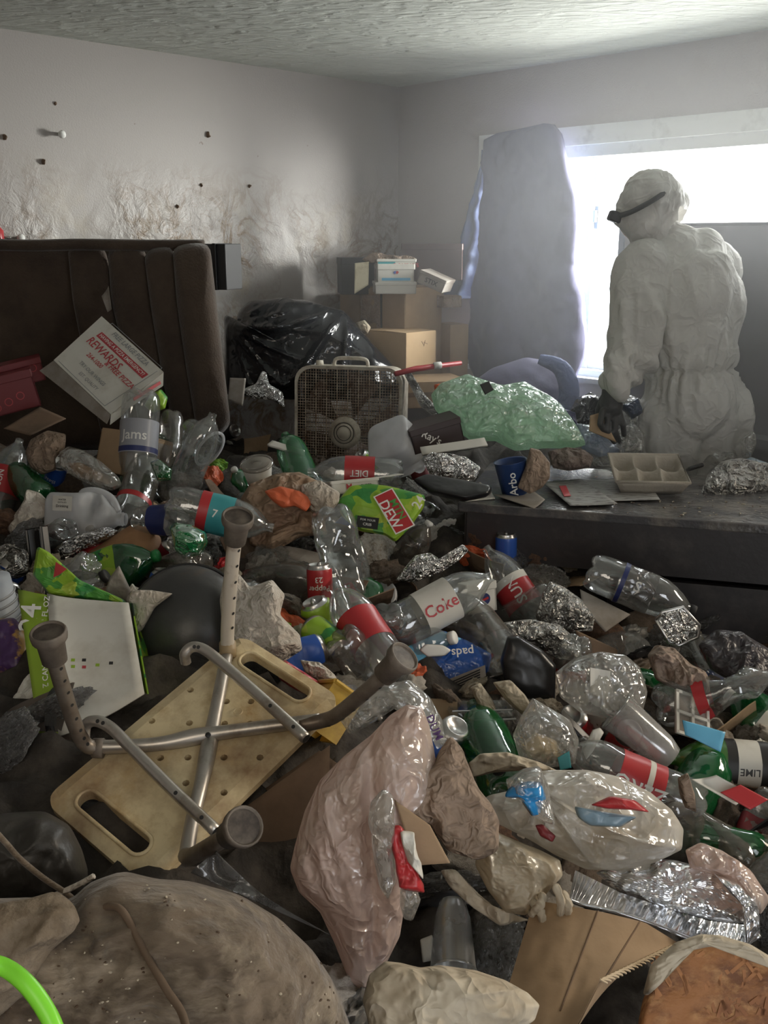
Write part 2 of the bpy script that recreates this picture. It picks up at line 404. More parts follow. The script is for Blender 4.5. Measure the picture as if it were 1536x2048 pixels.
def ceilmat():
    m, nt, p = _nt('stipple_ceiling'); N = nt.nodes; L = nt.links
    g = N.new('ShaderNodeTexCoord'); mp = N.new('ShaderNodeMapping'); mp.inputs['Rotation'].default_value = (0, 0, 1.1); mp.inputs['Scale'].default_value = (1, 2.6, 1); L.new(g.outputs['Object'], mp.inputs[0])
    n = N.new('ShaderNodeTexNoise'); n.inputs['Scale'].default_value = 11; n.inputs['Detail'].default_value = 5; n.inputs['Distortion'].default_value = .6; L.new(mp.outputs[0], n.inputs[0])
    b = N.new('ShaderNodeBump'); b.inputs['Strength'].default_value = .9; b.inputs['Distance'].default_value = .03; L.new(n.outputs[0], b.inputs['Height']); L.new(b.outputs[0], p.inputs['Normal'])
    p.inputs['Base Color'].default_value = (.55, .57, .52, 1); p.inputs['Roughness'].default_value = .85
    return m
m_ceil = ceilmat()
# ------------------------------------------------------------------ room shell
def seg(fn, a, b, z0, z1, o0, o1):
    P = [fn(a, 0, o0), fn(b, 0, o0), fn(b, 0, o1), fn(a, 0, o1)]
    V = [(p.x, p.y, z0) for p in P]+[(p.x, p.y, z1) for p in P]
    F = [(0, 3, 2, 1), (4, 5, 6, 7), (0, 1, 5, 4), (1, 2, 6, 5), (2, 3, 7, 6), (3, 0, 4, 7)]
    (x0, y0, _), (x1, y1, _), (x2, y2, _) = V[0], V[1], V[2]
    if (x1-x0)*(y2-y1)-(y1-y0)*(x2-x1) < 0: F = [q[::-1] for q in F]
    return np.array(V), F
L_, S0, S1, Z0, Z1, ZC = 5.2, .68, 2.86, 1.045, 2.01, 2.42
struct('wall_left', seg(LW, -.15, L_+.15, 0, ZC, -.14, 0), m_wallL)
struct('wall_right', join(seg(RW, 0, S0, 0, ZC, -.14, 0), seg(RW, S1, L_, 0, ZC, -.14, 0), seg(RW, S0, S1, 0, Z0-.02, -.14, 0), seg(RW, S0, S1, Z1+.05, ZC, -.14, 0)), m_wall)
struct('wall_back', join(seg(LW, 0, 3.0, 0, ZC, L_, L_+.14), seg(LW, 3.9, L_, 0, ZC, L_, L_+.14), seg(LW, 3.0, 3.9, 2.05, ZC, L_, L_+.14)), m_wall)  # door gap in this unseen wall is put in to let fill light enter
struct('wall_front', seg(RW, -.15, L_+.15, 0, ZC, L_, L_+.14), m_wall)
struct('floor', seg(LW, -.15, L_+.15, -.12, 0, -.14, L_+.14), m_floor)
struct('ceiling', seg(LW, -.15, L_+.15, ZC, ZC+.1, -.14, L_+.14), m_ceil)
# window: casing boards, frame, panes, mullion with its latch
for a, b, z0, z1 in ((S0-.10, S1+.10, Z1+.05, Z1+.13), (S0-.10, S0, Z0-.10, Z1+.05), (S1, S1+.10, Z0-.10, Z1+.05)):
    struct('trim_1', seg(RW, a, b, z0, z1, 0, .022), m_trim)
struct('trim_2', join(seg(RW, S0-.12, S1+.12, Z0-.035, Z0-.012, -.01, .06), seg(RW, S0-.10, S1+.10, Z0-.11, Z0-.036, 0, .018)), m_trim)
win = base('window_1', T(RW(1.77, Z0, -.07)), 'x', 'x'); del win['label'], win['category']; win['kind'] = 'structure'
wi = win.matrix_world.inverted()
def wpart(n, m, mt): return obj(n, xf(m, wi), mt, win, False)
wpart('window_frame', join(seg(RW, S0, S1, Z1, Z1+.05, -.13, 0), seg(RW, S0, S1, Z0-.02, Z0+.018, -.13, 0), seg(RW, S0, S0+.03, Z0, Z1, -.13, 0), seg(RW, S1-.03, S1, Z0, Z1, -.13, 0)), m_trim)
SM = 1.198
wpart('mullion', seg(RW, SM-.012, SM+.024, Z0+.018, Z1, -.10, -.05), m_trim)
wpart('mullion', seg(RW, 2.34, 2.38, Z0+.018, Z1, -.10, -.05), m_trim)
wpart('sash_track', seg(RW, S0+.03, S1-.03, Z0+.018, Z0+.045, -.10, -.06), m_trim)
wpart('window_latch', join(seg(RW, SM+.026, SM+.042, 1.70, 1.80, -.085, -.055), seg(RW, SM+.030, SM+.038, 1.73, 1.78, -.055, -.035)), m_grey)
m_glass = film('window_glass', (.95, .97, .97), .03, .03, .06, .2, 0)
for a, b in ((S0+.03, SM-.012), (SM+.024, 2.34), (2.38, S1-.03)):
    wpart('pane', seg(RW, a, b, Z0+.045, Z1, -.082, -.078), m_glass)

# scattering volume added by the window to imitate veiling glare
hz_m = bpy.data.materials.new('glare_veil'); hz_m.use_nodes = True; hn = hz_m.node_tree.nodes; hn.clear()
ho = hn.new('ShaderNodeOutputMaterial'); hv = hn.new('ShaderNodeVolumeScatter'); hv.inputs['Density'].default_value = HAZE; hv.inputs['Anisotropy'].default_value = .35; hv.inputs[0].default_value = (.95, .97, 1, 1)
hz_m.node_tree.links.new(hv.outputs[0], ho.inputs['Volume'])
hz = struct('glare_veil', seg(RW, .25, 3.3, .5, ZC-.01, .32, 1.25), hz_m); hz['kind'] = 'stuff'; tag(hz, 'thin pale veil added to the air as glare by the bright window', 'haze')

# ------------------------------------------------------------------ the packed rubbish underneath everything
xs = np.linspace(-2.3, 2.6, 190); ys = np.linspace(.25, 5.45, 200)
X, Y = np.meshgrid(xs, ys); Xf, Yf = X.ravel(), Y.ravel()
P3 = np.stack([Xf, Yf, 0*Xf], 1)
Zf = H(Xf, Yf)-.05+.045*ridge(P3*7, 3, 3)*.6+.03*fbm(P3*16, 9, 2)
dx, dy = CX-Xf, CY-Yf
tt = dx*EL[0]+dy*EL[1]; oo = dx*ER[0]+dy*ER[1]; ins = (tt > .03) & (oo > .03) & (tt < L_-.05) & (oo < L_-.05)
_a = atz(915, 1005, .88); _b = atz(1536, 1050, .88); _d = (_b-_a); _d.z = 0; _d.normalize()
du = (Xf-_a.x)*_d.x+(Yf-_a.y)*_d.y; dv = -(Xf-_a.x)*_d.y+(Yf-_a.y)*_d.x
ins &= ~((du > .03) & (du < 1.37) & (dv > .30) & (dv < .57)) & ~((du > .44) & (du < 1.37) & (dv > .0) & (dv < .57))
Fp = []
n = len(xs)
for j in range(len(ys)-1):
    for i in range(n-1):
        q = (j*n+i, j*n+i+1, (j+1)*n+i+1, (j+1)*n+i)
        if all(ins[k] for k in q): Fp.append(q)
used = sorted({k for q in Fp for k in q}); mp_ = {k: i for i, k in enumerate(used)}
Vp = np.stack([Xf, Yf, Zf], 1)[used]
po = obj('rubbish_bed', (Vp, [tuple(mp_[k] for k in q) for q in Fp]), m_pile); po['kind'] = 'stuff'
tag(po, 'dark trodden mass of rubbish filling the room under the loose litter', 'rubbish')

# ------------------------------------------------------------------ dresser
m_wood = mat('dark_stained_wood', (.035, .032, .034), .42, col2=(.08, .07, .065), scale=9, thr=(.5, .8), bump=.15, bscale=30, stretch=(1, 4, 1))
m_dtop = mat('dusty_dresser_top', (.07, .07, .075), .24, col2=(.20, .18, .155), scale=7, thr=(.45, .7), bump=.25, bscale=70)
DZ = .88
a = atz(915, 1005, DZ); b = atz(1536, 1050, DZ); dd = (b-a); dd.z = 0; dlen = dd.length+.75; dd.normalize()
yaw = math.atan2(dd.y, dd.x)
DM = T((a.x, a.y, 0)) @ Matrix.Rotation(yaw, 4, 'Z')
dr = base('low_dresser', DM, 'long low dark wooden dresser with a dusty top, right of the rubbish pile', 'dresser')
def bx(x0, x1, y0, y1, z0, z1): return box(x1-x0, y1-y0, z1-z0, ((x0+x1)/2, (y0+y1)/2, (z0+z1)/2))
DD = .58
obj('top', rbox(dlen, DD, .028, .006, 2, (dlen/2, DD/2, DZ-.014)), m_dtop, dr, False)
obj('side_panel', bx(.02, .045, .02, DD-.01, .02, DZ-.028), m_wood, dr, False)
obj('side_panel', bx(dlen-.045, dlen-.02, .02, DD-.01, .02, DZ-.028), m_wood, dr, False)
obj('back_panel', bx(.045, dlen-.045, DD-.04, DD-.02, .02, DZ-.028), m_wood, dr, False)
obj('apron', rbox(dlen-.05, .02, .15, .004, 2, (dlen/2, .022, DZ-.106)), m_wood, dr, False)
obj('drawer_front', rbox(dlen-.50, .022, .24, .005, 2, (.46+(dlen-.50)/2, .045, DZ-.325)), m_wood, dr, False)
obj('drawer_front', rbox(dlen-.50, .022, .24, .005, 2, (.46+(dlen-.50)/2, .045, DZ-.575)), m_wood, dr, False)

# ------------------------------------------------------------------ generic shapes laid out from view positions
def outline(pts, na):
    P = np.array(pts, float); d = np.r_[0, np.cumsum(np.linalg.norm(np.diff(np.r_[P, P[:1]], axis=0), axis=1))]
    s = np.linspace(0, d[-1], na, endpoint=False)
    Q = np.r_[P, P[:1]]
    O = np.stack([np.interp(s, d, Q[:, 0]), np.interp(s, d, Q[:, 1])], 1)
    return (O*2+np.roll(O, 1, 0)+np.roll(O, -1, 0))/4
def planed(px, p0, n):
    u = (px[:, 0]-768)/FPX; v = (1024-px[:, 1])/FPX
    D = np.stack([u, CP+v*SP, -SP+v*CP], 1); n = np.array(n)
    return np.array(CAM)+D*(((np.array(p0)-np.array(CAM)) @ n)/(D @ n))[:, None]
def inflate(pts, p0, lean, thick=.08, back=.04, amp=.01, sc=12, kind='ridge', seed=0, na=72, nr=16, p=2.2, lateral=0, cen=None, edge=.0, folds=None):
    """closed pillow-like body: outline pts (view), lying in a plane through p0 that leans back by lean degrees"""
    O = outline(pts, na); c = np.array(cen, float) if cen is not None else O.mean(0)
    l = math.radians(lean); n = (math.sin(math.radians(lateral)), -math.cos(l), math.sin(l))
    B = planed(O, p0, n); C = planed(c[None], p0, n)[0]
    to = np.array(CAM)-C; to /= np.linalg.norm(to); nn = np.array(n)/np.linalg.norm(n); up = to*.6+nn*.4; up /= np.linalg.norm(up)
    V = [C+up*thick]; rs = np.linspace(0, 1, nr+1)[1:]
    for r in rs: V += list(C+(B-C)*r+up*thick*(1-r**p)**(1/p) if r < 1 else B)
    nb = max(4, nr//3)
    for r in rs[::-1][1:][::max(1, nr//nb)]: V += list(C+(B-C)*r-up*back*(1-r**p)**(1/p))
    V.append(C-up*back); V = np.array(V); m = (len(V)-2)//na
    F = [(0, 1+i, 1+(i+1) % na) for i in range(na)]
    for j in range(m-1):
        for i in range(na):
            a = 1+j*na+i; b = 1+j*na+(i+1) % na; F.append((a, a+na, b+na, b))
    e = 1+(m-1)*na
    F += [(e+i, len(V)-1, e+(i+1) % na) for i in range(na)]
    rr = np.r_[0, np.repeat(np.r_[rs, rs[::-1][1:][::max(1, nr//nb)]], na), 0]
    Q = V*sc+seed*3.7
    if kind == 'ridge': h = ridge(Q+.5*np.stack([vn(Q*.7, 1), vn(Q*.7, 2), vn(Q*.7, 3)], 1), seed, 4)*.75
    elif kind == 'cell': h = cell(Q*.8, seed)*1.2-.5+.5*ridge(Q*1.6, seed, 2)*.4
    else: h = fbm(Q, seed, 3)
    fade = .35+.65*np.clip((1-rr)*5, 0, 1)
    V = V+up*(h*amp*fade)[:, None]
    if folds is not None: V = V+up*(folds(V, rr))[:, None]
    if edge:
        jx = np.stack([vn(V*sc*2, seed+11), vn(V*sc*2, seed+12), vn(V*sc*2, seed+13)], 1)*edge
        V = V+jx*np.clip(rr, 0, 1)[:, None]
    return V, F
def lump(name, pts, mt, label, cat, y=None, z=None, lean=50, lift=0.03, group=None, flat=False, **k):
    c = np.mean(np.array(pts, float), 0)
    if y is not None: p0 = at(c[0], c[1], y)
    elif z is not None: p0 = atz(c[0], c[1], z)
    else: p0 = hit(c[0], c[1], lift)
    k.setdefault('seed', int(abs(c[0]*7+c[1]*13)) % 97)
    ext = np.abs(np.array(pts)-c).max(); zone(c[0], c[1], ext*.8)
    return centred(name, inflate(pts, p0, lean, **k), mt, label, cat, group, not flat)
def sheetq(Q, nu=12, nv=12, th=.003, bend=0, amp=0, sc=10, seed=0):
    """thin quad through four room points (a b c d round the edge), curled and crumpled"""
    A, B, C, D = [np.array(q) for q in Q]; n = np.cross(B-A, D-A); n /= np.linalg.norm(n)
    def f(u, v):
        P = (A[None]*((1-u)*(1-v))[:, None]+B[None]*(u*(1-v))[:, None]+C[None]*(u*v)[:, None]+D[None]*((1-u)*v)[:, None])
        h = bend*(4*u*(1-u)-.5)
        if amp: h = h+amp*ridge(P*sc, seed, 2)
        return P+n[None]*h[:, None]
    V, F = grid(nu, nv, f); m = len(V); V2 = V-n*th
    G = [tuple(q) for q in F]+[tuple(i+m for i in q[::-1]) for q in F]
    for i in range(nu-1): G.append((i+1, i, i+m, i+1+m)); k = (nv-1)*nu+i; G.append((k, k+1, k+1+m, k+m))
    for j in range(nv-1):
        k = j*nu; G.append((k, k+nu, k+nu+m, k+m)); k = j*nu+nu-1; G.append((k+nu, k, k+m, k+nu+m))
    return np.r_[V, V2], G
def sheet(name, pts, mt, label, cat, y=None, lift=.05, lean=60, group=None, p0=None, **k):
    c = np.mean(np.array(pts, float), 0)
    if p0 is None: p0 = at(c[0], c[1], y) if y is not None else hit(c[0], c[1], lift)
    l = math.radians(lean); k.setdefault('seed', int(c[0]*3+c[1]) % 91)
    Q = planed(np.array(pts, float), p0, (0, -math.cos(l), math.sin(l)))
    zone(c[0], c[1], np.abs(np.array(pts)-c).max()*.7)
    return centred(name, sheetq(Q, **k), mt, label, cat, group, True)
# ------------------------------------------------------------------ far things
def part(root, name, m, mt, smooth=True, world=True, label=None):
    if world: m = xf(m, root.matrix_world.inverted())
    o = obj(name, m, mt, root, smooth)
    if label: o['label'] = label
    return o
def thing(name, loc, label, cat, group=None, M=None):
    return base(name, M if M is not None else T(loc), label, cat, group)

# sofa standing with its channelled back to the left
m_velvet = mat('brown_velvet', (.075, .052, .036), .95, col2=(.045, .03, .022), scale=5, bump=.35, bscale=120, sheen=.25)
sf = thing('sofa', at(200, 860, 3.9), 'brown velvet sofa with vertical padded channels, against the left wall', 'sofa')
SO = [[(-60, 478), (60, 487), (150, 487), (300, 489), (345, 500), (400, 860), (330, 900), (-60, 900)]]
part(sf, 'back_frame', inflate(SO[0], at(150, 700, 3.98), 4, .05, .10, .006, 6, 'fbm', 3, 80, 12, p=6), m_velvet)
rolls = [[(345, 497), (372, 486), (414, 486), (421, 496), (437, 640), (462, 850), (440, 872), (395, 872), (372, 740), (352, 600)],
         [(288, 512), (300, 496), (340, 492), (350, 508), (365, 640), (392, 800), (398, 880), (352, 880), (325, 760), (302, 620)],
         [(215, 500), (240, 492), (285, 492), (294, 512), (312, 640), (330, 760), (345, 880), (285, 880), (250, 720), (222, 600)],
         [(135, 494), (160, 490), (205, 490), (215, 512), (232, 640), (255, 760), (270, 880), (205, 880), (165, 700), (145, 600)]]
for i, r in enumerate(rolls):
    part(sf, 'cushion_channel', inflate(r, at(*np.mean(r, 0), 3.80+.03*i), 2, .075-.016*i, .06, .006, 5, 'fbm', 5+i, 72, 14, p=2.4), m_velvet)
part(sf, 'top_edge', tube(curve([at(x, y, 3.86) for x, y in ((-50, 488), (60, 491), (160, 489), (300, 491), (408, 491))], 5), .022, 8), m_velvet)
part(sf, 'torn_tag', sheetq([at(x, y, 3.70) for x, y in ((204, 592), (218, 572), (224, 618), (216, 624))], 5, 5, .002, .01), m_cardgrey, label='pale torn cloth tag')
d = at(437, 532, 4.25)
k = thing('dark_box', d, 'small dark grey box sticking out from behind the sofa top', 'box')
part(k, 'body', xf(rbox(.20, .12, .185, .004), T(at(428, 533, 4.25)) @ RZ(-25)), m_dark, False)
part(k, 'front_edge', xf(rbox(.016, .126, .188, .003), T(at(446, 533, 4.22)) @ RZ(-25)), m_black, False)
# red bottle on top of the sofa
k = thing('spray_bottle', at(2, 492, 3.95), 'small red bottle with a metal tip on top of the sofa at the far left', 'bottle')
part(k, 'body', xf(lathe([(0, 0), (.027, 0), (.03, .01), (.03, .06), (.018, .074), (0, .074)], 14), T(at(-6, 493, 3.95))), m_red)
part(k, 'tip', tube([at(10, 477, 3.93), at(22, 475, 3.93)], [.008, .004], 8), m_alu)
def wallpt(px, py, off=.01):
    n = Vector((-ER[0], -ER[1], 0)); p0 = LW(1, 1, off); return pl(px, py, p0, n)
for i, (px, py, lb) in enumerate(((122, 269, 'white wall hook high on the left wall'), (40, 476, 'white capped wall knob just above the sofa top'))):
    p = wallpt(px, py, 0); q = wallpt(px, py, .035)
    k = thing('coat_hook', p, lb, 'knob')
    part(k, 'stem', tube([p, q], .007, 8), m_alu); part(k, 'cap', xf(lathe([(0, 0), (.014, .002), (.016, .012), (.010, .02), (0, .021)], 12), T(q) @ Vector((-ER[0], -ER[1], 0)).to_track_quat('Z', 'Y').to_matrix().to_4x4()), m_inkw)
for i, (px, py, s) in enumerate(((86, 324, .02), (110, 207, .012), (415, 270, .022), (8, 275, .02), (402, 370, .013), (354, 413, .014), (498, 372, .014))):
    p = wallpt(px, py, 0)
    o = centred('wall_scab', xf((ICO[2][0]*np.array((s, s*.35, s*.6))*(1+.5*vn(ICO[2][0]*3, i))[:, None], ICO[2][1]), T(p) @ RZ(-44)), m_cardd,
            ('dark scab of dirt on the left wall, ' + ('lower left of the white hook', 'above the white hook', 'curved mark in the middle of the wall', 'at the photo left edge', 'above the bright cracked patch', 'low over the cracked patch', 'right of the cracked patch')[i]), 'stain')

# black bag
def bagfold(c, dirs, amp, k):
    return None
def rad_folds(cx, cy, cz, n, amp, seed, axis=(0, 0)):
    def f(V, rr):
        a = np.arctan2(V[:, 2]-cz, V[:, 0]-cx)
        w = 1-np.abs(np.sin(a*n+1.2*vn(V*3, seed)+seed))
        return amp*(w**3)*np.clip((1-rr)*3, 0, 1)
    return f
c = at(640, 590, 4.35)
lump('garbage_bag', [(448, 632), (455, 628), (470, 650), (478, 620), (500, 602), (545, 598), (565, 594), (610, 600), (690, 622), (705, 640), (745, 685), (790, 735), (830, 790), (700, 800), (560, 800), (452, 790)], m_blackbag,
     'big shiny black rubbish bag slumped behind the box fan', 'bag', y=4.46, lean=12, thick=.11, back=.10, amp=.014, sc=7, na=150, nr=34, seed=4, folds=lambda V, rr: (rad_folds(at(690, 625, 4.3).x, 0, at(690, 615, 4.3).z, 5, .045, 2)(V, rr)+rad_folds(at(455, 650, 4.3).x, 0, at(455, 650, 4.3).z, 9, .02, 5)(V, rr)))

# cartons in the corner
def carton(px, py, y, w, d, h, yaw, mt, label, flaps=True, cat='box', name='cardboard_box', pitch=0, roll=0, tape=None, mt2=None):
    p = at(px, py, y); M = T(p) @ RZ(yaw) @ RX(pitch) @ RY(roll)      # px,py: middle of its lower front edge
    k = base(name, M, label, cat); zone(px, py-h*300, w*250)
    t = .004
    part(k, 'body', join(box(w, t, h, (0, t/2, h/2)), box(w, t, h, (0, d-t/2, h/2)), box(t, d, h, (-w/2+t/2, d/2, h/2)), box(t, d, h, (w/2-t/2, d/2, h/2)), box(w, d, t, (0, d/2, t/2))), mt, False, False)
    if flaps:
        part(k, 'flap', xf(box(w-.004, d/2-.002, t, (0, d/4, t/2)), T((0, 0, h)) @ RX(1.5)), mt, False, False)
        part(k, 'flap', xf(box(w-.004, d/2-.002, t, (0, -d/4, t/2)), T((0, d, h)) @ RX(-1)), mt, False, False)
    else: part(k, 'lid', rbox(w+.006, d+.006, min(.03, h*.3), .003, 1, (0, d/2, h)), mt2 or mt, False, False)
    if tape: part(k, 'tape', join(box(w+.001, .05, .001, (0, d/2, h+t+.006)), box(.05, .001, h, (w*.18, -.001, h/2))), mt2 or m_cardgrey, False, False)
    return k, M
carton(722, 700, 4.98, .30, .28, .27, -44, m_card, 'brown carton with a printed side, at the left of the corner stack', tape=False)
k0, M0 = carton(846, 775, 4.72, .26, .30, .47, 46, m_card, 'tall brown carton with a taped seam in the middle of the corner stack', mt2=m_kraft)
part(k0, 'side_panel', xf(box(.30, .004, .46), M0 @ T((-.133, .15, .235)) @ RZ(90)), m_card, False)
part(k0, 'seam', xf(box(.012, .004, .42), M0 @ T((-.136, .15, .235)) @ RZ(90)), m_ink, False, label='dark gap between the closed flaps')
part(k0, 'glued_paper', xf(sheetq([(-.07, 0, -.2), (.07, 0, -.2), (.06, 0, .2), (-.07, 0, .2)], 8, 12, .002, .01, .006, 20), M0 @ T((-.142, .22, .235)) @ RZ(90)), m_kraft)
k1, M1 = carton(842, 742, 4.50, .21, .27, .175, 47, mat('cardboard_light', (.50, .35, .20), .75, col2=(.42, .29, .16), scale=4), 'small light brown carton with a cut hand hole, in front of the tall carton', mt2=m_card)
part(k1, 'hand_hole', xf(rbox(.062, .004, .020, .002), M1 @ T((0, -.002, .075))), m_ink, False, False)
part(k1, 'print_mark', join(*[xf(box(.028, .001, .002), M1 @ T((.01+x, -.001, .125)) @ RY(a)) for x, a in ((0, 50), (.012, 110), (.02, 20))]), m_cardd, False, True)
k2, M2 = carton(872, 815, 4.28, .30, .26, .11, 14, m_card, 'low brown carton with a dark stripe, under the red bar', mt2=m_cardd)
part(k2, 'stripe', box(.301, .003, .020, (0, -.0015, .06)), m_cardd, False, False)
carton(916, 800, 4.75, .10, .16, .36, 25, m_card, 'narrow brown carton at the right end of the corner stack')
k3, M3 = carton(905, 615, 4.75, .10, .12, .05, 25, m_kraft, 'creased brown packet on top of the narrow carton', cat='box', name='packet')
k4, M4 = carton(716, 589, 4.78, .155, .22, .155, 8, m_dark, 'dark grey box at the left on top of the corner stack', flaps=False)
k5, M5 = carton(863, 560, 5.0, .30, .1, .16, -8, mat('maroon_card', (.09, .05, .05), .6), 'dark maroon box at the back of the corner stack', flaps=False)
sheet('foam_slab', [(710, 527), (738, 524), (737, 568), (722, 590), (708, 589)][:4][:2]+[(737, 570), (709, 588)], mat('aged_foam', (.62, .57, .42), .9, col2=(.4, .33, .2), scale=20, thr=(.5, .7)), 'yellowed foam slab leaning on the dark grey box', 'foam', y=4.60, lean=5, th=.03)
# pizza boxes
k6, M6 = carton(792, 588, 4.55, .185, .22, .045, 4, m_white, 'white pizza box with faded blue print, lowest on top of the corner stack', flaps=False, name='pizza_box')
k6b, M6b = carton(792, 572, 4.56, .165, .2, .085, 3, m_white, 'white food carton with blue band and small red and blue logo', flaps=False, name='food_carton')
part(k6b, 'printed_band', box(.13, .001, .012, (0, -.001, .030)), m_lblue, False, False)
for dx, mm in ((-.006, m_blue), (.006, m_inkr)): part(k6b, 'logo_half', xf(box(.010, .001, .012), T((dx*.9, -.0012, .060)) @ RY(45)), mm, False, False)
k6c, M6c = carton(793, 539, 4.57, .175, .2, .04, 2, m_white, 'flat white pizza box with teal and red front edge, topmost on corner stack', flaps=False, name='pizza_box')
part(k6c, 'printed_band', box(.078, .001, .026, (-.045, -.0045, .021)), m_teal, False, False)
text('DOMINO\'S', .024, m_inkr, k6c, T((.043, -.005, .018)) @ RX(90))
k7, M7 = carton(858, 575, 4.45, .125, .16, .05, -18, m_cardgrey, 'stained grey white snack box leaning at the right of the pizza boxes', flaps=False, name='snack_box', roll=22)
text('STIX', .03, m_ink, k7, T((0, -.001, .025)) @ RX(90))
lump('crumpled_paper', [(722, 520), (740, 507), (765, 510), (792, 516), (820, 514), (838, 520), (790, 524), (740, 526)], m_kraft, 'crumpled brown paper lying on top of the pizza boxes', 'paper', y=4.62, lean=60, thick=.03, back=.02, amp=.012, sc=25, na=48, nr=8)
lump('tissue_wad', [(712, 645), (730, 641), (742, 655), (735, 668), (718, 664)], m_cream, 'small cream wad of paper on the light brown carton', 'paper', y=4.5, lean=40, thick=.03, amp=.012, sc=30, na=36, nr=8)
k = thing('red_bar', at(860, 734, 4.15), 'thin red plastic bar lying across the low carton', 'bar')
part(k, 'rail', tube([at(790, 748, 4.05), at(830, 738, 4.1), at(922, 726, 4.2)], [.011, .013, .010], 8), m_red)
part(k, 'white_sticker', tube([at(868, 731.5, 4.13), at(882, 730, 4.14)], .0145, 8), m_inkw)

# box fan
FY = 4.12
p = at(694, 905, FY); FMx = T(p) @ RZ(-14) @ RX(-4)
fn = base('box_fan', FMx, 'old white box fan with round hub and rusty grille, before the black bag', 'fan')
m_fanw = mat('yellowed_white_plastic', (.56, .52, .44), .5, col2=(.24, .19, .14), scale=14, thr=(.45, .7))
fw, fh, fd = .475, .475, .12; zc = .13; fr = .07
def rrect(w, h, r, n=6):
    P = []
    for cx, cz, a0 in ((w/2-r, h/2-r, 0), (-w/2+r, h/2-r, 90), (-w/2+r, -h/2+r, 180), (w/2-r, -h/2+r, 270)):
        for k in range(n+1):
            a = math.radians(a0+90*k/n); P.append((cx+r*math.cos(a), cz+r*math.sin(a)))
    return np.array(P)
a_, b_ = rrect(fw, fh, .07), rrect(fw-.028, fh-.028, .06); m_ = len(a_)
lay = lambda q, y: np.stack([q[:, 0], np.full(len(q), y), q[:, 1]+zc], 1)
V = np.concatenate([lay(b_, .004), lay(a_, 0), lay(a_, fd), lay(b_, fd)]); F = []
for j in range(3):
    for i in range(m_): F.append((j*m_+i, j*m_+(i+1) % m_, (j+1)*m_+(i+1) % m_, (j+1)*m_+i))
part(fn, 'housing', (V, F), m_fanw, False, False)
F = []; V = np.concatenate([lay(b_, .004), lay(b_, fd)])
for i in range(m_): F.append((i, (i+1) % m_, m_+(i+1) % m_, m_+i))
part(fn, 'inner_ring', (V, F), m_dark, False, False)
wires = []
def clipx(z):
    hw = fw/2-.014; dz = abs(z)-(fh/2-.074)
    return hw if dz < 0 else hw-.06+math.sqrt(max(0, .06**2-dz*dz))
for i in range(-19, 20):
    z = i*.0118; x = clipx(z)
    wires.append(tube([(-x, .0, z+zc), (x, .0, z+zc)], .0013, 4, False)); wires.append(tube([(z, .002, -clipx(z)+zc), (z, .002, clipx(z)+zc)], .0013 if i % 4 else .003, 4, False))
gr = part(fn, 'front_grille', join(*wires), mat('rusty_wire', (.50, .43, .34), .6, .2, col2=(.20, .11, .06), scale=30), False, False)
wires = [tube([(-clipx(i*.02), fd, i*.02+zc), (clipx(i*.02), fd, i*.02+zc)], .0016, 4, False) for i in range(-11, 12)]
part(fn, 'back_grille', join(*wires), m_dark, False, False)
hub = part(fn, 'hub_cover', xf(join(lathe([(0, .022), (.02, .022), (.024, .017), (.03, .017)], 24), lathe([(.033, .018), (.036, .018), (.040, .012), (.043, .012)], 24), lathe([(.046, .012), (.050, .013), (.068, .006), (.070, 0)], 24), lathe([(.0, .01), (.07, .0)], 24)), T((-.01, 0, zc-.045)) @ RX(90)), m_fanw, True, False)
part(hub, 'hub_slots', xf(join(*[lathe([(r, .0185), (r+.003, .0185)], 24) for r in (.03, .043)]), T((-.01, 0, zc-.045)) @ RX(90)), m_ink, True, False)
mb = mat('fan_blade_plastic', (.20, .15, .13), .5)
for i in range(5):
    def bl(u, v, a=i*72):
        r = .03+.18*v; th = np.radians(a)+(u-.5)*(.55+.35*v); tw = (u-.5)*.09
        return np.stack([-.01+r*np.cos(th), .06+tw, zc-.045*(1-v)+r*np.sin(th)], 1)
    part(fn, 'blade', grid(6, 8, bl), mb, True, False)
part(fn, 'handle', tube(curve([(-.075, .05, zc+fh/2-.002), (-.065, .05, zc+fh/2+.028), (0, .05, zc+fh/2+.033), (.065, .05, zc+fh/2+.028), (.075, .05, zc+fh/2-.002)], 5), .008, 8), m_fanw, True, False)
part(fn, 'speed_knob', xf(lathe([(0, 0), (.017, 0), (.015, .02), (0, .021)], 14), T((-.14, .05, zc+fh/2))), m_fanw, True, False)
zone(700, 820, 120)
lump('foil_sheet', [(805, 742), (818, 738), (850, 790), (880, 820), (884, 832), (872, 838), (840, 812)], m_foild, 'long strip of dull foil leaning on the right side of the box fan', 'foil', y=4.1, lean=15, thick=.02, amp=.012, sc=22, flat=True)
lump('foil_scrap', [(480, 780), (512, 768), (524, 741), (533, 745), (538, 768), (566, 785), (570, 815), (540, 800), (500, 796)], m_foil, 'pointed bright foil scrap left of the box fan', 'foil', y=4.05, lean=25, thick=.02, amp=.015, sc=20, flat=True)
sheet('paper_carton', [(462, 756), (492, 757), (486, 812), (458, 800)], m_cardgrey, 'pale blank carton panel right of the sofa foot', 'carton', y=4.0, lean=10, th=.03)
sheet('leaflet', [(545, 749), (577, 750), (577, 790), (546, 790)], m_white, 'white leaflet with an orange border behind the left side of the fan', 'leaflet', y=4.55, lean=5)

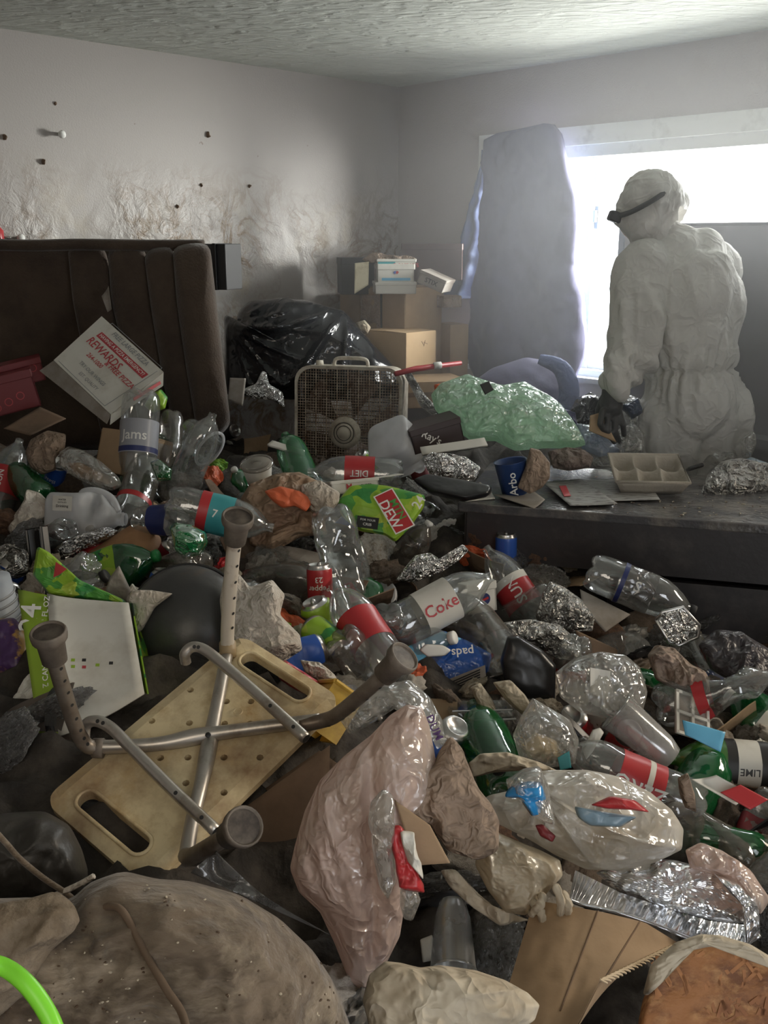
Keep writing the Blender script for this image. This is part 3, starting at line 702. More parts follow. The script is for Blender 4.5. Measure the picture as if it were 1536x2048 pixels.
# curtain-like comforter hung over the left of the window
m_quilt = mat('purple_blue_comforter', (.12, .12, .205), .85, col2=(.09, .085, .15), scale=3, bump=.3, bscale=25, stretch=(1, 1, .5))
m_quilt2 = mat('comforter_blue_lining', (.20, .36, .62), .7, bump=.2, bscale=25)
rows = [(248, 1090, 1103), (262, 1008, 1113), (275, 975, 1118), (300, 970, 1122), (340, 966, 1130), (390, 962, 1148), (440, 960, 1156), (480, 958, 1153), (530, 952, 1150), (590, 945, 1160), (650, 940, 1168), (700, 936, 1169), (735, 940, 1158), (765, 955, 1140), (800, 985, 1118)]
wallp = RW(0, 1, .10)
def quiltsheet(rows, off, bulge, seed, nx=44, ny=70, th=.025):
    ry = np.array([r[0] for r in rows], float); rl = np.array([r[1] for r in rows], float); rr_ = np.array([r[2] for r in rows], float)
    def f(u, v):
        t = v**.8; py = ry[0]+(ry[-1]-ry[0])*t; l = np.interp(py, ry, rl); r = np.interp(py, ry, rr_); px = l+(r-l)*u
        p0 = RW(0, 1, off); P = planed(np.stack([px, py], 1), p0, (EL[0], EL[1], 0))
        n = np.array((-EL[0], -EL[1], 0)); e = np.sin(np.pi*u)**.6
        g = bulge*e*(.35+.65*v)+.030*np.sin(u*11+2.2*v+seed)*e*v+.018*fbm(P*9, seed, 3)+.006*ridge(P*22, seed, 2)
        return P+n*g[:, None]
    V, F = grid(nx, ny, f); m = len(V); n = np.array((EL[0], EL[1], 0))
    G = list(F)+[tuple(i+m for i in q[::-1]) for q in F]
    for i in range(nx-1): G.append((i+1, i, i+m, i+1+m)); k = (ny-1)*nx+i; G.append((k, k+1, k+1+m, k+m))
    for j in range(ny-1): k = j*nx; G.append((k, k+nx, k+nx+m, k+m)); k += nx-1; G.append((k+nx, k, k+m, k+nx+m))
    return np.r_[V, V+n*th], G
cq = thing('comforter', RW(.62, .9, .12), 'purple blue comforter hung over the left end of the window', 'comforter')
part(cq, 'outer_cloth', quiltsheet(rows, .12, .10, 3), m_quilt)
part(cq, 'lining', quiltsheet([(330, 1120, 1130), (390, 1132, 1150), (440, 1140, 1158), (490, 1140, 1154), (530, 1128, 1151), (600, 1140, 1163), (660, 1150, 1172), (700, 1150, 1172), (748, 1140, 1152)], .09, .02, 8, 10, 60), m_quilt2, label='light blue lining edge')
part(cq, 'left_tail', quiltsheet([(300, 964, 972), (380, 946, 966), (450, 930, 964), (520, 915, 960), (570, 895, 956), (597, 890, 950)], .06, .02, 5, 16, 40), mat('comforter_reverse', (.16, .20, .33), .85, bump=.2, bscale=30), label='paler blue tail')
part(cq, 'lower_bundle', inflate([(950, 760), (985, 735), (1050, 715), (1100, 722), (1135, 745), (1146, 790), (1135, 825), (1100, 850), (1030, 850), (960, 800)], at(1040, 790, 4.2), 30, .12, .1, .03, 5, 'fbm', 7, 80, 18), m_quilt)
part(cq, 'lining_fold', tube(curve([at(1078, 718, 4.02), at(1120, 735, 4.0), at(1138, 775, 3.98), at(1130, 815, 3.98), at(1095, 832, 4.0)], 5), [.02+.022*math.sin(i*.15) for i in range(21)], 12), mat('quilt_light', (.13, .17, .34), .8, bump=.5, crease=9), label='light blue rolled edge')
# dark board against the lower window
P1, P2 = RW(1.50, 0, .12), RW(3.0, 0, .10)
zt = pl(1400, 452, RW(1.6, 0, .12), (EL[0], EL[1], 0)).z
kb = thing('dark_board', RW(2.2, .6, .1), 'big flat dark grey panel standing in front of the lower window, behind the worker', 'panel')
part(kb, 'face', seg(RW, 1.497, 3.1, .62, zt, .09, .115), mat('board_grey', (.15, .145, .155), .5, col2=(.19, .18, .19), scale=2), False)
part(kb, 'side_edge', seg(RW, 1.470, 1.497, .62, zt, .05, .12), mat('board_edge', (.12, .14, .2), .5), False)
part(kb, 'top_edge', seg(RW, 1.47, 3.1, zt, zt+.012, .05, .12), m_dark, False)
part(kb, 'ledge', seg(RW, 2.0, 3.1, .86, .90, .115, .22), mat('ledge_grey', (.17, .17, .18), .5), False)
# ------------------------------------------------------------------ upturned bath stool
TH = math.radians(25); SN = Vector((0, -math.sin(TH), math.cos(TH)))
ctr = ray(385, 1510); SPt = CAM+ctr*1.74
def sp(px, py, h=0.0): return pl(px, py, SPt+SN*h, SN)
m_seat = mat('stained_cream_plastic', (.72, .60, .37), .45, col2=(.24, .14, .07), scale=4.5, thr=(.44, .68), col3=(.45, .31, .15), s3=13, bump=.12, bscale=90)
m_tubeM = mat('brushed_aluminium', (.50, .47, .43), .36, .8, col2=(.22, .17, .12), scale=12, thr=(.5, .75))
m_rub = mat('worn_grey_rubber', (.10, .082, .066), .6, col2=(.19, .16, .13), scale=18)
A_, B_, C_, D_ = (95, 1592), (490, 1262), (668, 1402), (292, 1770)
EA = [np.array(sp(*q)) for q in (A_, B_, C_, D_)]
O0 = sum(EA)/4; ex = (EA[1]-EA[0]+EA[2]-EA[3]); Lx = np.linalg.norm(ex)/2; ex /= np.linalg.norm(ex)
ez = np.array(SN); ey = np.cross(ez, ex); Ly = (np.linalg.norm(EA[3]-EA[0])+np.linalg.norm(EA[2]-EA[1]))/2
SMx = Matrix(((ex[0], ey[0], ez[0], O0[0]), (ex[1], ey[1], ez[1], O0[1]), (ex[2], ey[2], ez[2], O0[2]), (0, 0, 0, 1)))
stool = base('bath_stool', SMx, 'upturned bath stool with stained cream seat and four grey metal legs', 'stool')
zone(385, 1510, 260)
SI = SMx.inverted()
def sl(px, py, h=0): v = SI @ sp(px, py, h); return v
print('stool', Lx, Ly)
# seat: rounded slab, two hand slots, drain holes cut through; heightmap-free boolean: build from 2D via triangulated fill
def seat_mesh():
    import bmesh
    from mathutils.geometry import delaunay_2d_cdt
    loops = []
    def rr(cx, cy, w, h, r, n=7):
        P = []
        for sx, sy, a0 in ((1, 1, 0), (-1, 1, 90), (-1, -1, 180), (1, -1, 270)):
            for k in range(n+1):
                a = math.radians(a0+90*k/n); P.append((cx+sx*(w/2-r)+r*math.cos(a), cy+sy*(h/2-r)+r*math.sin(a)))
        return P
    w, h = Lx+.012, Ly+.012
    out = rr(0, 0, w, h, .035); inn = rr(0, 0, w-.012, h-.012, .03)
    slots = [rr(s*(w/2-.045), 0, .036, h*.62, .0175) for s in (-1, 1)]
    holes = [[(sl(px, py).x+.0066*math.cos(a*math.pi/4), sl(px, py).y+.0066*math.sin(a*math.pi/4)) for a in range(8)] for px, py in
             ((381, 1380), (304, 1442), (379, 1446), (453, 1403), (502, 1403), (449, 1447), (500, 1447), (321, 1516), (376, 1515), (448, 1515), (520, 1515), (372, 1566), (448, 1585), (430, 1400))]
    allp = [out]+slots+holes; pts = []; cons = []
    for L in allp:
        o = len(pts); pts += [Vector(p) for p in L]; cons += [(o+i, o+(i+1) % len(L)) for i in range(len(L))]
    nfix = len(pts)
    for i in range(1, 24):
        for j in range(1, 12):
            x, y = -w/2+w*i/24, -h/2+h*j/12
            if abs(abs(x)-(w/2-.045)) < .028 and abs(y) < h*.34: continue
            pts.append(Vector((x, y)))
    vs, es, fs, _, _, _ = delaunay_2d_cdt(pts, cons, [], 0, 1e-6)
    def inside(p, L):
        c = False; n = len(L)
        for i in range(n):
            x1, y1 = L[i]; x2, y2 = L[(i+1) % n]
            if (y1 > p[1]) != (y2 > p[1]) and p[0] < (x2-x1)*(p[1]-y1)/(y2-y1)+x1: c = not c
        return c
    V = [(v.x, v.y, 0) for v in vs]; F = []
    for f in fs:
        c = sum((vs[i] for i in f), Vector((0, 0)))/len(f)
        if inside(c, out) and not any(inside(c, L) for L in slots+holes): F.append(tuple(f))
    m = len(V); t = .022
    V2 = [(x, y, z-t) for x, y, z in V]
    cnt = {}
    for f in F:
        for i in range(len(f)): cnt[(f[i], f[(i+1) % len(f)])] = 1
    G = list(F)+[tuple(i+m for i in f[::-1]) for f in F]
    for (a, b) in cnt:
        if (b, a) not in cnt: G.append((b, a, a+m, b+m))
    V = np.array(V+V2)
    e = np.clip((np.maximum(np.abs(V[:, 0])/(w/2), np.abs(V[:, 1])/(h/2))-.80)/.2, 0, 1)
    V[:, 2] -= np.where(np.arange(len(V)) < m, e**2*.008, 0)
    return V, G
part(stool, 'seat', seat_mesh(), m_seat, False, False)
for s in (-1, 1):      # lips round the hand slots
    w = Lx+.012; h = (Ly+.012)*.62; P = []
    for sx, sy, a0 in ((1, 1, 0), (-1, 1, 90), (-1, -1, 180), (1, -1, 270)):
        for k in range(6):
            a = math.radians(a0+90*k/5); P.append((s*(w/2-.045)+sx*.0005+.0195*math.cos(a), sy*(h/2-.0175)+.0195*math.sin(a), .002))
    P.append(P[0]); part(stool, 'slot_rim', tube(P, .0035, 6, False), m_seat, True, False)
part(stool, 'moulded_mark', xf(lathe([(.007, .001), (.008, .003), (.009, .001)], 16), T(sl(476, 1424))), m_seat, True, False)
R1 = .0125
def flat_tube(P, w, h): # round tube squashed at its middle
    return tube(P, w, 10)
bar1 = curve([sl(186, 1494, .015), sl(250, 1493, .012), sl(330, 1486, .010), sl(412, 1470, .010), sl(520, 1455, .012), sl(640, 1440, .015)], 6)
bar2 = curve([sl(455, 1300, .013), sl(440, 1380, .010), sl(422, 1470, .004), sl(404, 1560, .008), sl(385, 1640, .010), sl(372, 1712, .016)], 6)
n1 = len(bar1)
part(stool, 'cross_tube', tube(bar1, [R1*(1+.25*math.exp(-((i-n1*.52)/3)**2)) for i in range(n1)], 10), m_tubeM, True, False)
part(stool, 'cross_tube', tube(bar2, [R1*(1+.25*math.exp(-((i-n1*.45)/3)**2)) for i in range(n1)], 10), m_tubeM, True, False)
part(stool, 'rivet', xf(lathe([(0, .002), (.005, .002), (.0055, 0)], 10), T(sl(416, 1470, .024))), m_ink, True, False)
m_legc = mat('chipped_cream_tube', (.60, .54, .45), .45, .2, col2=(.28, .19, .12), scale=14, thr=(.55, .72))
m_legb = mat('brown_grey_tube', (.27, .235, .195), .42, .5, col2=(.14, .10, .07), scale=10)
def leg(pts, m_leg=None):
    P = curve(pts, 5)
    lg = part(stool, 'leg', tube(P, .0135, 12), m_leg or m_legb, True, False)
    d = (P[-1]-P[-4]).normalized(); e = P[-1]; M = T(e) @ d.to_track_quat('Z', 'Y').to_matrix().to_4x4()
    prof = [(.0165, -.052), (.0205, -.050), (.0225, -.014), (.0285, -.006), (.0295, 0), (.0295, .008), (.028, .0105), (.026, .0105), (.0252, .007), (0, .0065)]
    part(lg, 'rubber_foot', xf(lathe(prof, 22), M), m_rub, True, False)
    part(lg, 'foot_disc', xf(lathe([(.0245, .0072), (.010, .0078), (0, .0074)], 20), M), mat('dark_rubber_disc', (.045, .035, .03), .55, col2=(.12, .10, .08), scale=30), True, False)
    k = 0; hs = []
    for i in range(6, len(P)-4, 2):   # adjustment holes down the side of the tube that faces the right
        t = (P[i+1]-P[i-1]).normalized(); c = (SI.to_3x3() @ Vector((.75, -.65, .1))); c = (c-t*c.dot(t)).normalized()
        hs.append(xf(lathe([(0, .0138), (.0035, .0137)], 8), T(P[i]) @ c.to_track_quat('Z', 'Y').to_matrix().to_4x4()))
    if hs: part(lg, 'hole', join(*hs), m_ink, True, False)['kind'] = 'stuff'
    return lg
leg([sl(200, 1496, .015), sl(172, 1490, .03), sl(152, 1455, .07), sl(130, 1390, .15), sl(112, 1330, .23), sl(98, 1272, .29)])
leg([sl(455, 1300, .013), sl(455, 1262, .05), sl(459, 1190, .13), sl(466, 1110, .22), sl(475, 1040, .30)], m_legc)
leg([sl(600, 1450, .012), sl(650, 1440, .02), sl(680, 1425, .05), sl(740, 1375, .12), sl(803, 1318, .19)])
leg([sl(372, 1712, .016), sl(385, 1712, .05), sl(425, 1690, .12), sl(484, 1655, .22)])
part(stool, 'collar', tube([sl(207, 1496, .015), sl(186, 1496, .015)], .0175, 12), m_rub, True, False)
part(stool, 'collar', tube([sl(456, 1312, .012), sl(455, 1285, .02)], .0165, 12), mat('aged_collar', (.33, .24, .13), .5), True, False)
for pts in ([sl(372, 1325, .03), sl(370, 1308, .05), sl(385, 1294, .06), sl(410, 1300, .06), sl(450, 1332, .055), sl(530, 1402, .05), sl(612, 1477, .045)],
            [sl(168, 1478, .03), sl(172, 1450, .05), sl(192, 1442, .06), sl(222, 1456, .06), sl(262, 1496, .055), sl(340, 1575, .05), sl(432, 1662, .045)]):
    P = curve(pts, 6); b = part(stool, 'brace_tube', tube(P, .0105, 10), m_tubeM, True, False)
    e = P[-1]; d = (P[-1]-P[-2]).normalized()
    part(b, 'tube_end', xf(lathe([(0, .0006), (.0085, .0006)], 12), T(e) @ d.to_track_quat('Z', 'Y').to_matrix().to_4x4()), m_ink, True, False)
    for fr_ in (.40, .45, .86, .93):
        i = int(fr_*len(P)); c = SI.to_3x3() @ (CAM-(SMx @ P[i])); t = (P[i]-P[i-1]).normalized(); c = (c-t*c.dot(t)).normalized()
        part(b, 'hole', xf(lathe([(0, .0108), (.0038, .0106)], 8), T(P[i]) @ c.to_track_quat('Z', 'Y').to_matrix().to_4x4()), m_ink, True, False)
# ------------------------------------------------------------------ foreground bags, cloths and boards
m_blank = mat('dirty_brown_upholstery', (.155, .118, .083), .95, col2=(.05, .035, .023), scale=2.4, thr=(.44, .62), col3=(.27, .22, .16), s3=5, bump=1.0, bscale=16, sheen=.2, stretch=(1.3, 2, 5))
def wf(V, rr): return .012*np.sin(V[:, 0]*26+V[:, 1]*14+2*vn(V*4, 3))*np.clip((1-rr)*4, 0, 1)
k = thing('stuffed_cushion', atz(330, 1900, .70), 'big dirty brown stuffed cushion filling the bottom left corner', 'cushion')
part(k, 'cover', inflate([(-60, 1800), (60, 1795), (150, 1800), (185, 1765), (250, 1742), (310, 1758), (380, 1762), (480, 1790), (560, 1838), (625, 1900), (665, 1960), (700, 2048), (720, 2200), (-60, 2300)], at(320, 1960, 1.02), 38, .16, .10, .020, 8, 'ridge', 2, 170, 44, folds=wf), m_blank)
P = curve([at(x, y, yy) for x, y, yy in ((150, 1838, 1.02), (195, 1818, .99), (235, 1815, .97), (262, 1850, .95), (290, 1905, .92), (330, 1975, .88), (365, 2030, .85), (380, 2100, .80))], 6)
part(k, 'piping', tube(P, .0045, 7), mat('brown_piping', (.13, .09, .06), .9))
from mathutils.bvhtree import BVHTree
_cv = [c for c in k.children if c.name.startswith('cover')][0]; _bt = BVHTree.FromPolygons([k.matrix_world @ v.co for v in _cv.data.vertices], [tuple(p.vertices) for p in _cv.data.polygons])
_r = random.Random(4); cr = []
for i in range(150):
    r_ = ray(_r.uniform(10, 690), _r.uniform(1770, 2048)).normalized(); hp, nn_, _i, _d = _bt.ray_cast(CAM, r_)
    if hp and _d < 2:
        s = _r.uniform(.0007, .0019); cr.append(xf((ICO[2][0]*np.array((s*_r.uniform(.6, 2), s, s*.7)), ICO[2][1]), T(hp) @ RZ(_r.uniform(0, 180))))
o = centred('crumbs', join(*cr), mat('pale_crumbs', (.5, .44, .34), .8, col2=(.08, .05, .03), scale=60, thr=(.45, .5)), 'pale crumbs and grit scattered on the stuffed cushion', 'crumbs'); o['kind'] = 'stuff'
lump('burlap_flap', [(-40, 1812), (40, 1808), (100, 1790), (150, 1812), (165, 1840), (150, 1870), (100, 1900), (60, 1990), (-40, 2060)], mat('frayed_burlap', (.20, .16, .115), .95, col2=(.11, .08, .05), scale=16, bump=.7, bscale=70), 'frayed tan burlap flap over the left of the stuffed cushion', 'cloth', y=.93, lean=30, thick=.05, back=.05, amp=.02, sc=12, edge=.01, na=90, nr=18)
lump('garbage_bag', [(-60, 1640), (20, 1625), (90, 1622), (140, 1650), (165, 1700), (178, 1745), (165, 1790), (110, 1800), (20, 1800), (-60, 1790)], mat('dull_dark_bag', (.035, .032, .028), .45, bump=.5, bscale=20), 'dull dark bag between the bath stool and the stuffed cushion', 'bag', y=1.30, lean=30, thick=.08, amp=.02, sc=10)
for pts, lb in (([(-10, 1662), (15, 1690), (40, 1718), (85, 1755), (130, 1785), (148, 1800)], 'brown cord along the dull dark bag'),
                ([(100, 1795), (130, 1782), (160, 1768), (188, 1752)], 'thin pale cord end beside the dull dark bag')):
    cc = centred('cord', tube(curve([at(x, y, 1.14) for x, y in pts], 5), .004, 6), m_blank if 'brown' in lb else m_tissue, lb, 'cord')
centred('garden_hose', tube(curve([at(x, y, yy) for x, y, yy in ((-30, 1925, .62), (10, 1935, .62), (50, 1965, .61), (85, 2010, .60), (110, 2060, .59), (125, 2120, .58))], 6), .0068, 12), mat('neon_green', (.22, .72, .04), .35), 'bright neon green hose curving at the bottom left edge', 'hose')
# dark carton wall under the stool
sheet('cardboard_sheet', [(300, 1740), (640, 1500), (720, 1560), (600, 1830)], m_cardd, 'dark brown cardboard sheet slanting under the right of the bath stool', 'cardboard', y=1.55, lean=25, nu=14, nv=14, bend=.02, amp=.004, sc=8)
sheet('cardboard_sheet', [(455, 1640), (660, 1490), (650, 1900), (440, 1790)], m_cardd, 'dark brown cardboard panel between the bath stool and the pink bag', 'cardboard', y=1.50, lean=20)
sheet('foil_wrapper', [(380, 1745), (430, 1700), (520, 1790), (660, 1870)], m_greybag, 'crushed grey wrapper strip along the top of the stuffed cushion', 'wrapper', y=1.22, lean=40, nu=16, nv=24, amp=.015, sc=22)
# pink bag
def pf(V, rr): return .9*(.011*ridge(np.stack([V[:, 0]*13+V[:, 2]*5, V[:, 1]*8, V[:, 2]*3.5-V[:, 0]*2], 1), 4, 2)+.004*ridge(np.stack([V[:, 0]*34+V[:, 2]*10, V[:, 1]*20, V[:, 2]*14], 1), 7, 2))*np.clip((1-rr)*5, .2, 1)+ .02*np.exp(-((V[:, 0]-at(745, 1700, 1.3).x)/.012)**2)*-1*np.clip((1-rr)*3, 0, 1)
lump('plastic_bag', [(742, 1470), (780, 1430), (815, 1408), (845, 1415), (858, 1450), (868, 1500), (878, 1560), (860, 1600), (840, 1650), (800, 1700), (812, 1790), (800, 1870), (770, 1930), (730, 1985), (700, 1960), (668, 1880), (640, 1820), (598, 1780), (580, 1735), (590, 1690), (610, 1620), (640, 1560), (690, 1510)], m_pinkbag,
     'large pink and cream plastic bag standing upright, right of the bath stool', 'bag', y=1.32, lean=14, thick=.085, back=.05, amp=.006, sc=9, na=260, nr=64, cen=(735, 1690), kind='ridge', folds=pf)
lump('crumpled_wrapping_paper', [(775, 1530), (810, 1545), (860, 1530), (880, 1500), (905, 1470), (930, 1500), (945, 1560), (980, 1600), (1000, 1640), (990, 1700), (950, 1720), (900, 1700), (860, 1650), (790, 1640), (755, 1600)], m_kraft,
     'crumpled greasy brown paper leaning on the right side of the pink bag', 'paper', y=1.30, lean=30, thick=.035, amp=.020, sc=16, na=110, nr=22, kind='cell', edge=.006)
sheet('cardboard_flap', [(790, 1600), (860, 1650), (900, 1725), (830, 1730)], m_card, 'small flat brown card flap behind the red sauce wrapper', 'cardboard', y=1.24, lean=20)
rw = thing('sauce_wrapper', at(790, 1700, 1.18), 'torn clear wrapper with red print hanging down the pink bag', 'wrapper')
part(rw, 'clear_film', inflate([(742, 1600), (765, 1580), (785, 1590), (790, 1640), (785, 1700), (792, 1760), (778, 1800), (760, 1770), (745, 1700), (738, 1640)], at(765, 1690, 1.205), 8, .02, .01, .014, 22, 'ridge', 6, 70, 14, edge=.004), m_clearbag)
part(rw, 'red_strip', inflate([(784, 1655), (800, 1650), (812, 1680), (822, 1720), (850, 1765), (852, 1785), (800, 1780), (790, 1740), (782, 1700)], at(812, 1715, 1.195), 10, .014, .008, .012, 26, 'ridge', 9, 70, 12, edge=.004), m_red)
part(rw, 'white_strip', inflate([(800, 1662), (832, 1668), (828, 1700), (848, 1725), (845, 1758), (815, 1725), (805, 1700)], at(825, 1705, 1.19), 10, .010, .006, .010, 26, 'ridge', 2, 60, 10, edge=.004), m_white)
part(rw, 'clear_tail', inflate([(800, 1775), (830, 1770), (842, 1800), (825, 1842), (808, 1838), (800, 1810)], at(818, 1805, 1.19), 10, .010, .006, .010, 30, 'ridge', 4, 50, 8), m_clearbag)
lump('cream_cloth', [(738, 1950), (770, 1922), (800, 1925), (840, 1935), (880, 1930), (950, 1940), (1010, 1960), (1055, 1985), (1080, 2010), (1070, 2040), (1020, 2075), (900, 2110), (800, 2110), (740, 2060), (725, 2000)], m_cream,
     'wrinkled cream bundle of cloth at the bottom middle edge', 'cloth', y=1.06, lean=35, thick=.06, back=.06, amp=.015, sc=9, na=200, nr=46, kind='ridge')
# clear cups
def cup(M, label, mt=m_milk, r=.031, h=.12, rim=True, name='plastic_cup', group=None):
    k = base(name, M, label, 'cup', group)
    part(k, 'body', lathe([(0, .002), (r*.6, .004), (r*.62, 0), (r*.75, .002), (r, .03), (r*1.25, h), (r*1.3, h), (r*1.3, h+.003), (r*1.22, h), (r*.97, .03), (r*.7, .006)], 26), mt, True, False)
    if rim: part(k, 'rim', xf(lathe([(r*1.24, -.002), (r*1.31, -.002), (r*1.33, .001), (r*1.28, .003)], 26), T((0, 0, h))), m_pet, True, False)
    return k
m_cup = film('frosted_cup', (.75, .75, .73), .36, .15, .22, .4, .1, 12)
cup(T(at(905, 1805, 1.42)) @ frame(-95, 55), 'clear plastic cup upside down, right of the pink bag', m_cup, .030, .125); zone(905, 1880, 70)
centred('cup_lid', xf(lathe([(.036, 0), (.038, .004), (.034, .006), (.033, .001)], 24), T(at(915, 1775, 1.50)) @ frame(60, 20)), m_cup, 'round clear cup lid behind the upside down cup', 'lid')
lump('carton_scrap', [(840, 1880), (865, 1870), (870, 1920), (845, 1925)], m_white, 'small white card scrap left of the upside down cup', 'scrap', y=1.38, lean=20, thick=.006, amp=.003)
lump('orange_wrapper', [(870, 1850), (890, 1860), (905, 1930), (880, 1925)], m_orange, 'orange wrapper seen through the upside down cup', 'wrapper', y=1.50, lean=20, thick=.015, amp=.006)
# cream rag by the grocery bag
lump('plastic_bag', [(958, 1680), (985, 1660), (1030, 1680), (1080, 1700), (1120, 1720), (1125, 1750), (1090, 1790), (1050, 1830), (1010, 1825), (975, 1780), (950, 1730)], film('stained_white_film', (.66, .58, .44), .9, .3, .05, .3, .5, 20, spots=(.40, .29, .16)), 'stained cream plastic bag below the grocery bag', 'bag', y=1.40, lean=30, thick=.07, amp=.022, sc=16, na=160, nr=40)
lump('plastic_scrap', [(880, 1740), (910, 1738), (960, 1790), (1010, 1830), (1060, 1840), (1000, 1852), (945, 1815), (900, 1775)], m_cream, 'folded cream film strip left of the stained cream bag', 'scrap', y=1.38, lean=35, thick=.02, amp=.012, sc=20)
for i, (x0, y0, x1, y1) in enumerate(((1062, 1800, 1085, 1850), (1085, 1790, 1060, 1830), (1110, 1770, 1118, 1840), (1125, 1785, 1132, 1835), (1078, 1835, 1055, 1880))):
    centred('rope_strand', tube(curve([at(x0, y0, 1.33), at((x0+x1)/2+8, (y0+y1)/2, 1.31), at(x1, y1, 1.32)], 5), [.006, .007, .0075, .006, .007, .008, .006, .0075, .006, .007, .004], 7), m_cream, 'soft cream cotton strand below the stained cream bag, '+('shortest at far left', 'slanting left one', 'longest, third from the left', 'rightmost one', 'lowest one')[i], 'strand', 'cotton strands')
# grocery bag
gb = thing('grocery_bag', at(1160, 1640, 1.5), 'white grocery bag with blue and red print, twisted shut, right of the brown paper', 'bag')
zone(1160, 1640, 190)
def gf(V, rr): return .010*ridge(np.stack([V[:, 0]*7, V[:, 1]*12, V[:, 2]*15+V[:, 0]*5], 1), 6, 3)+ rad_folds(at(1085, 1600, 1.45).x, 0, at(1085, 1600, 1.45).z, 6, .025, 3)(V, rr)
part(gb, 'body', inflate([(955, 1605), (980, 1590), (1030, 1580), (1060, 1545), (1100, 1540), (1170, 1540), (1240, 1555), (1300, 1585), (1340, 1620), (1365, 1660), (1360, 1700), (1310, 1725), (1240, 1742), (1170, 1738), (1110, 1710), (1060, 1680), (1000, 1650)], at(1160, 1640, 1.52), 35, .09, .05, .006, 18, 'ridge', 5, 260, 64, folds=gf), m_whitebag)
part(gb, 'twisted_neck', inflate([(1010, 1555), (1045, 1535), (1078, 1532), (1095, 1560), (1100, 1600), (1110, 1650), (1080, 1640), (1050, 1610), (1015, 1590)], at(1060, 1590, 1.42), 20, .045, .03, .018, 18, 'ridge', 8, 80, 18, edge=.004), m_clearbag)
part(gb, 'blue_print', inflate([(1025, 1570), (1050, 1560), (1078, 1565), (1090, 1590), (1080, 1625), (1060, 1630), (1040, 1600), (1012, 1592)], at(1055, 1590, 1.385), 20, .012, .004, .010, 22, 'ridge', 8, 60, 12, edge=.006), mat('printed_blue_film', (.02, .22, .52), .25, coat=.4))
part(gb, 'red_print', inflate([(1180, 1610), (1220, 1592), (1270, 1600), (1300, 1625), (1260, 1620), (1215, 1618)], at(1240, 1608, 1.425), 35, .010, .004, .006, 18, 'ridge', 2, 50, 8), m_red)
part(gb, 'grey_blue_print', inflate([(1148, 1612), (1200, 1622), (1275, 1634), (1240, 1655), (1180, 1652), (1155, 1635)], at(1205, 1634, 1.42), 35, .010, .004, .006, 18, 'ridge', 3, 50, 8), mat('greyblue_film', (.20, .30, .38), .3))
part(gb, 'red_print', inflate([(1070, 1650), (1085, 1648), (1112, 1672), (1105, 1685), (1080, 1672)], at(1090, 1667, 1.40), 35, .008, .004, .004, 18, 'ridge', 3, 40, 8), m_dred)
# aluminium roasting pan
k = thing('foil_roasting_pan', at(1330, 1820, 1.45), 'crushed aluminium roasting pan upside down, below the grocery bag', 'pan'); zone(1330, 1800, 190)
m_pan = mat('bright_aluminium', (.85, .87, .9), .20, .85, bump=.35, crease=5)
TOPP = [(1190, 1745), (1290, 1720), (1350, 1722), (1430, 1745), (1500, 1790), (1518, 1830), (1490, 1850), (1420, 1840), (1330, 1815), (1240, 1790)]
part(k, 'base_panel', inflate(TOPP, at(1350, 1785, 1.46), 65, .02, .01, .022, 12, 'ridge', 4, 120, 24), m_pan, False)
def wallstrip(u, v):
    t = np.array([(1150, 1740), (1190, 1760), (1240, 1785), (1330, 1815), (1420, 1842), (1490, 1850), (1516, 1832)], float); b_ = np.array([(1138, 1800), (1160, 1808), (1225, 1822), (1310, 1850), (1400, 1885), (1475, 1900), (1520, 1870)], float)
    s = np.linspace(0, 1, 7); tx = np.stack([np.interp(u, s, t[:, k]) for k in (0, 1)], 1); bb = np.stack([np.interp(u, s, b_[:, k]) for k in (0, 1)], 1)
    q = tx+(bb-tx)*v[:, None]; y = 1.44-.06*v+.007*np.sin(u*150)*np.sin(np.pi*np.clip(v, 0, 1))+.006*np.sin(u*9)
    uu = (q[:, 0]-768)/FPX; vv = (1024-q[:, 1])/FPX; D = np.stack([uu, CP+vv*SP, -SP+vv*CP], 1)
    return np.array(CAM)+D*(y/D[:, 1])[:, None]
part(k, 'fluted_side', grid(160, 10, wallstrip), m_pan, True)
part(k, 'rolled_rim', tube([Vector(p) for p in wallstrip(np.linspace(0, 1, 30), np.ones(30))], .004, 7), m_pan)
part(k, 'torn_foil_edge', inflate([(1425, 1745), (1470, 1760), (1515, 1800), (1520, 1860), (1490, 1895), (1498, 1850), (1480, 1800)], at(1485, 1810, 1.40), 30, .02, .01, .014, 20, 'ridge', 12, 60, 12), m_pan, False)
# curved corrugated cardboard
k = thing('corrugated_cardboard', at(1180, 1930, 1.25), 'curved corrugated cardboard with a torn edge under the roasting pan', 'cardboard'); zone(1160, 1930, 170)
def card(u, v):
    t = np.array([(1068, 1800), (1140, 1812), (1210, 1825), (1290, 1845), (1355, 1885)], float); b_ = np.array([(985, 2080), (1040, 2100), (1100, 2110), (1150, 2060), (1200, 1960)], float)
    s = np.linspace(0, 1, 5); tx = np.stack([np.interp(u, s, t[:, k]) for k in (0, 1)], 1); bb = np.stack([np.interp(u, s, b_[:, k]) for k in (0, 1)], 1)
    q = tx+(bb-tx)*v[:, None]; y = 1.36-.26*v+.05*np.sin(np.pi*u)*-1+.002*vn(np.stack([u*14, v*14, 0*u], 1), 3)
    uu = (q[:, 0]-768)/FPX; vv = (1024-q[:, 1])/FPX; D = np.stack([uu, CP+vv*SP, -SP+vv*CP], 1)
    return np.array(CAM)+D*(y/D[:, 1])[:, None]
Vc, Fc = grid(30, 24, card); n_ = len(Vc)
part(k, 'board', (np.r_[Vc, Vc+np.array((0, .0, -.004))], list(Fc)+[tuple(i+n_ for i in q[::-1]) for q in Fc]), m_card)
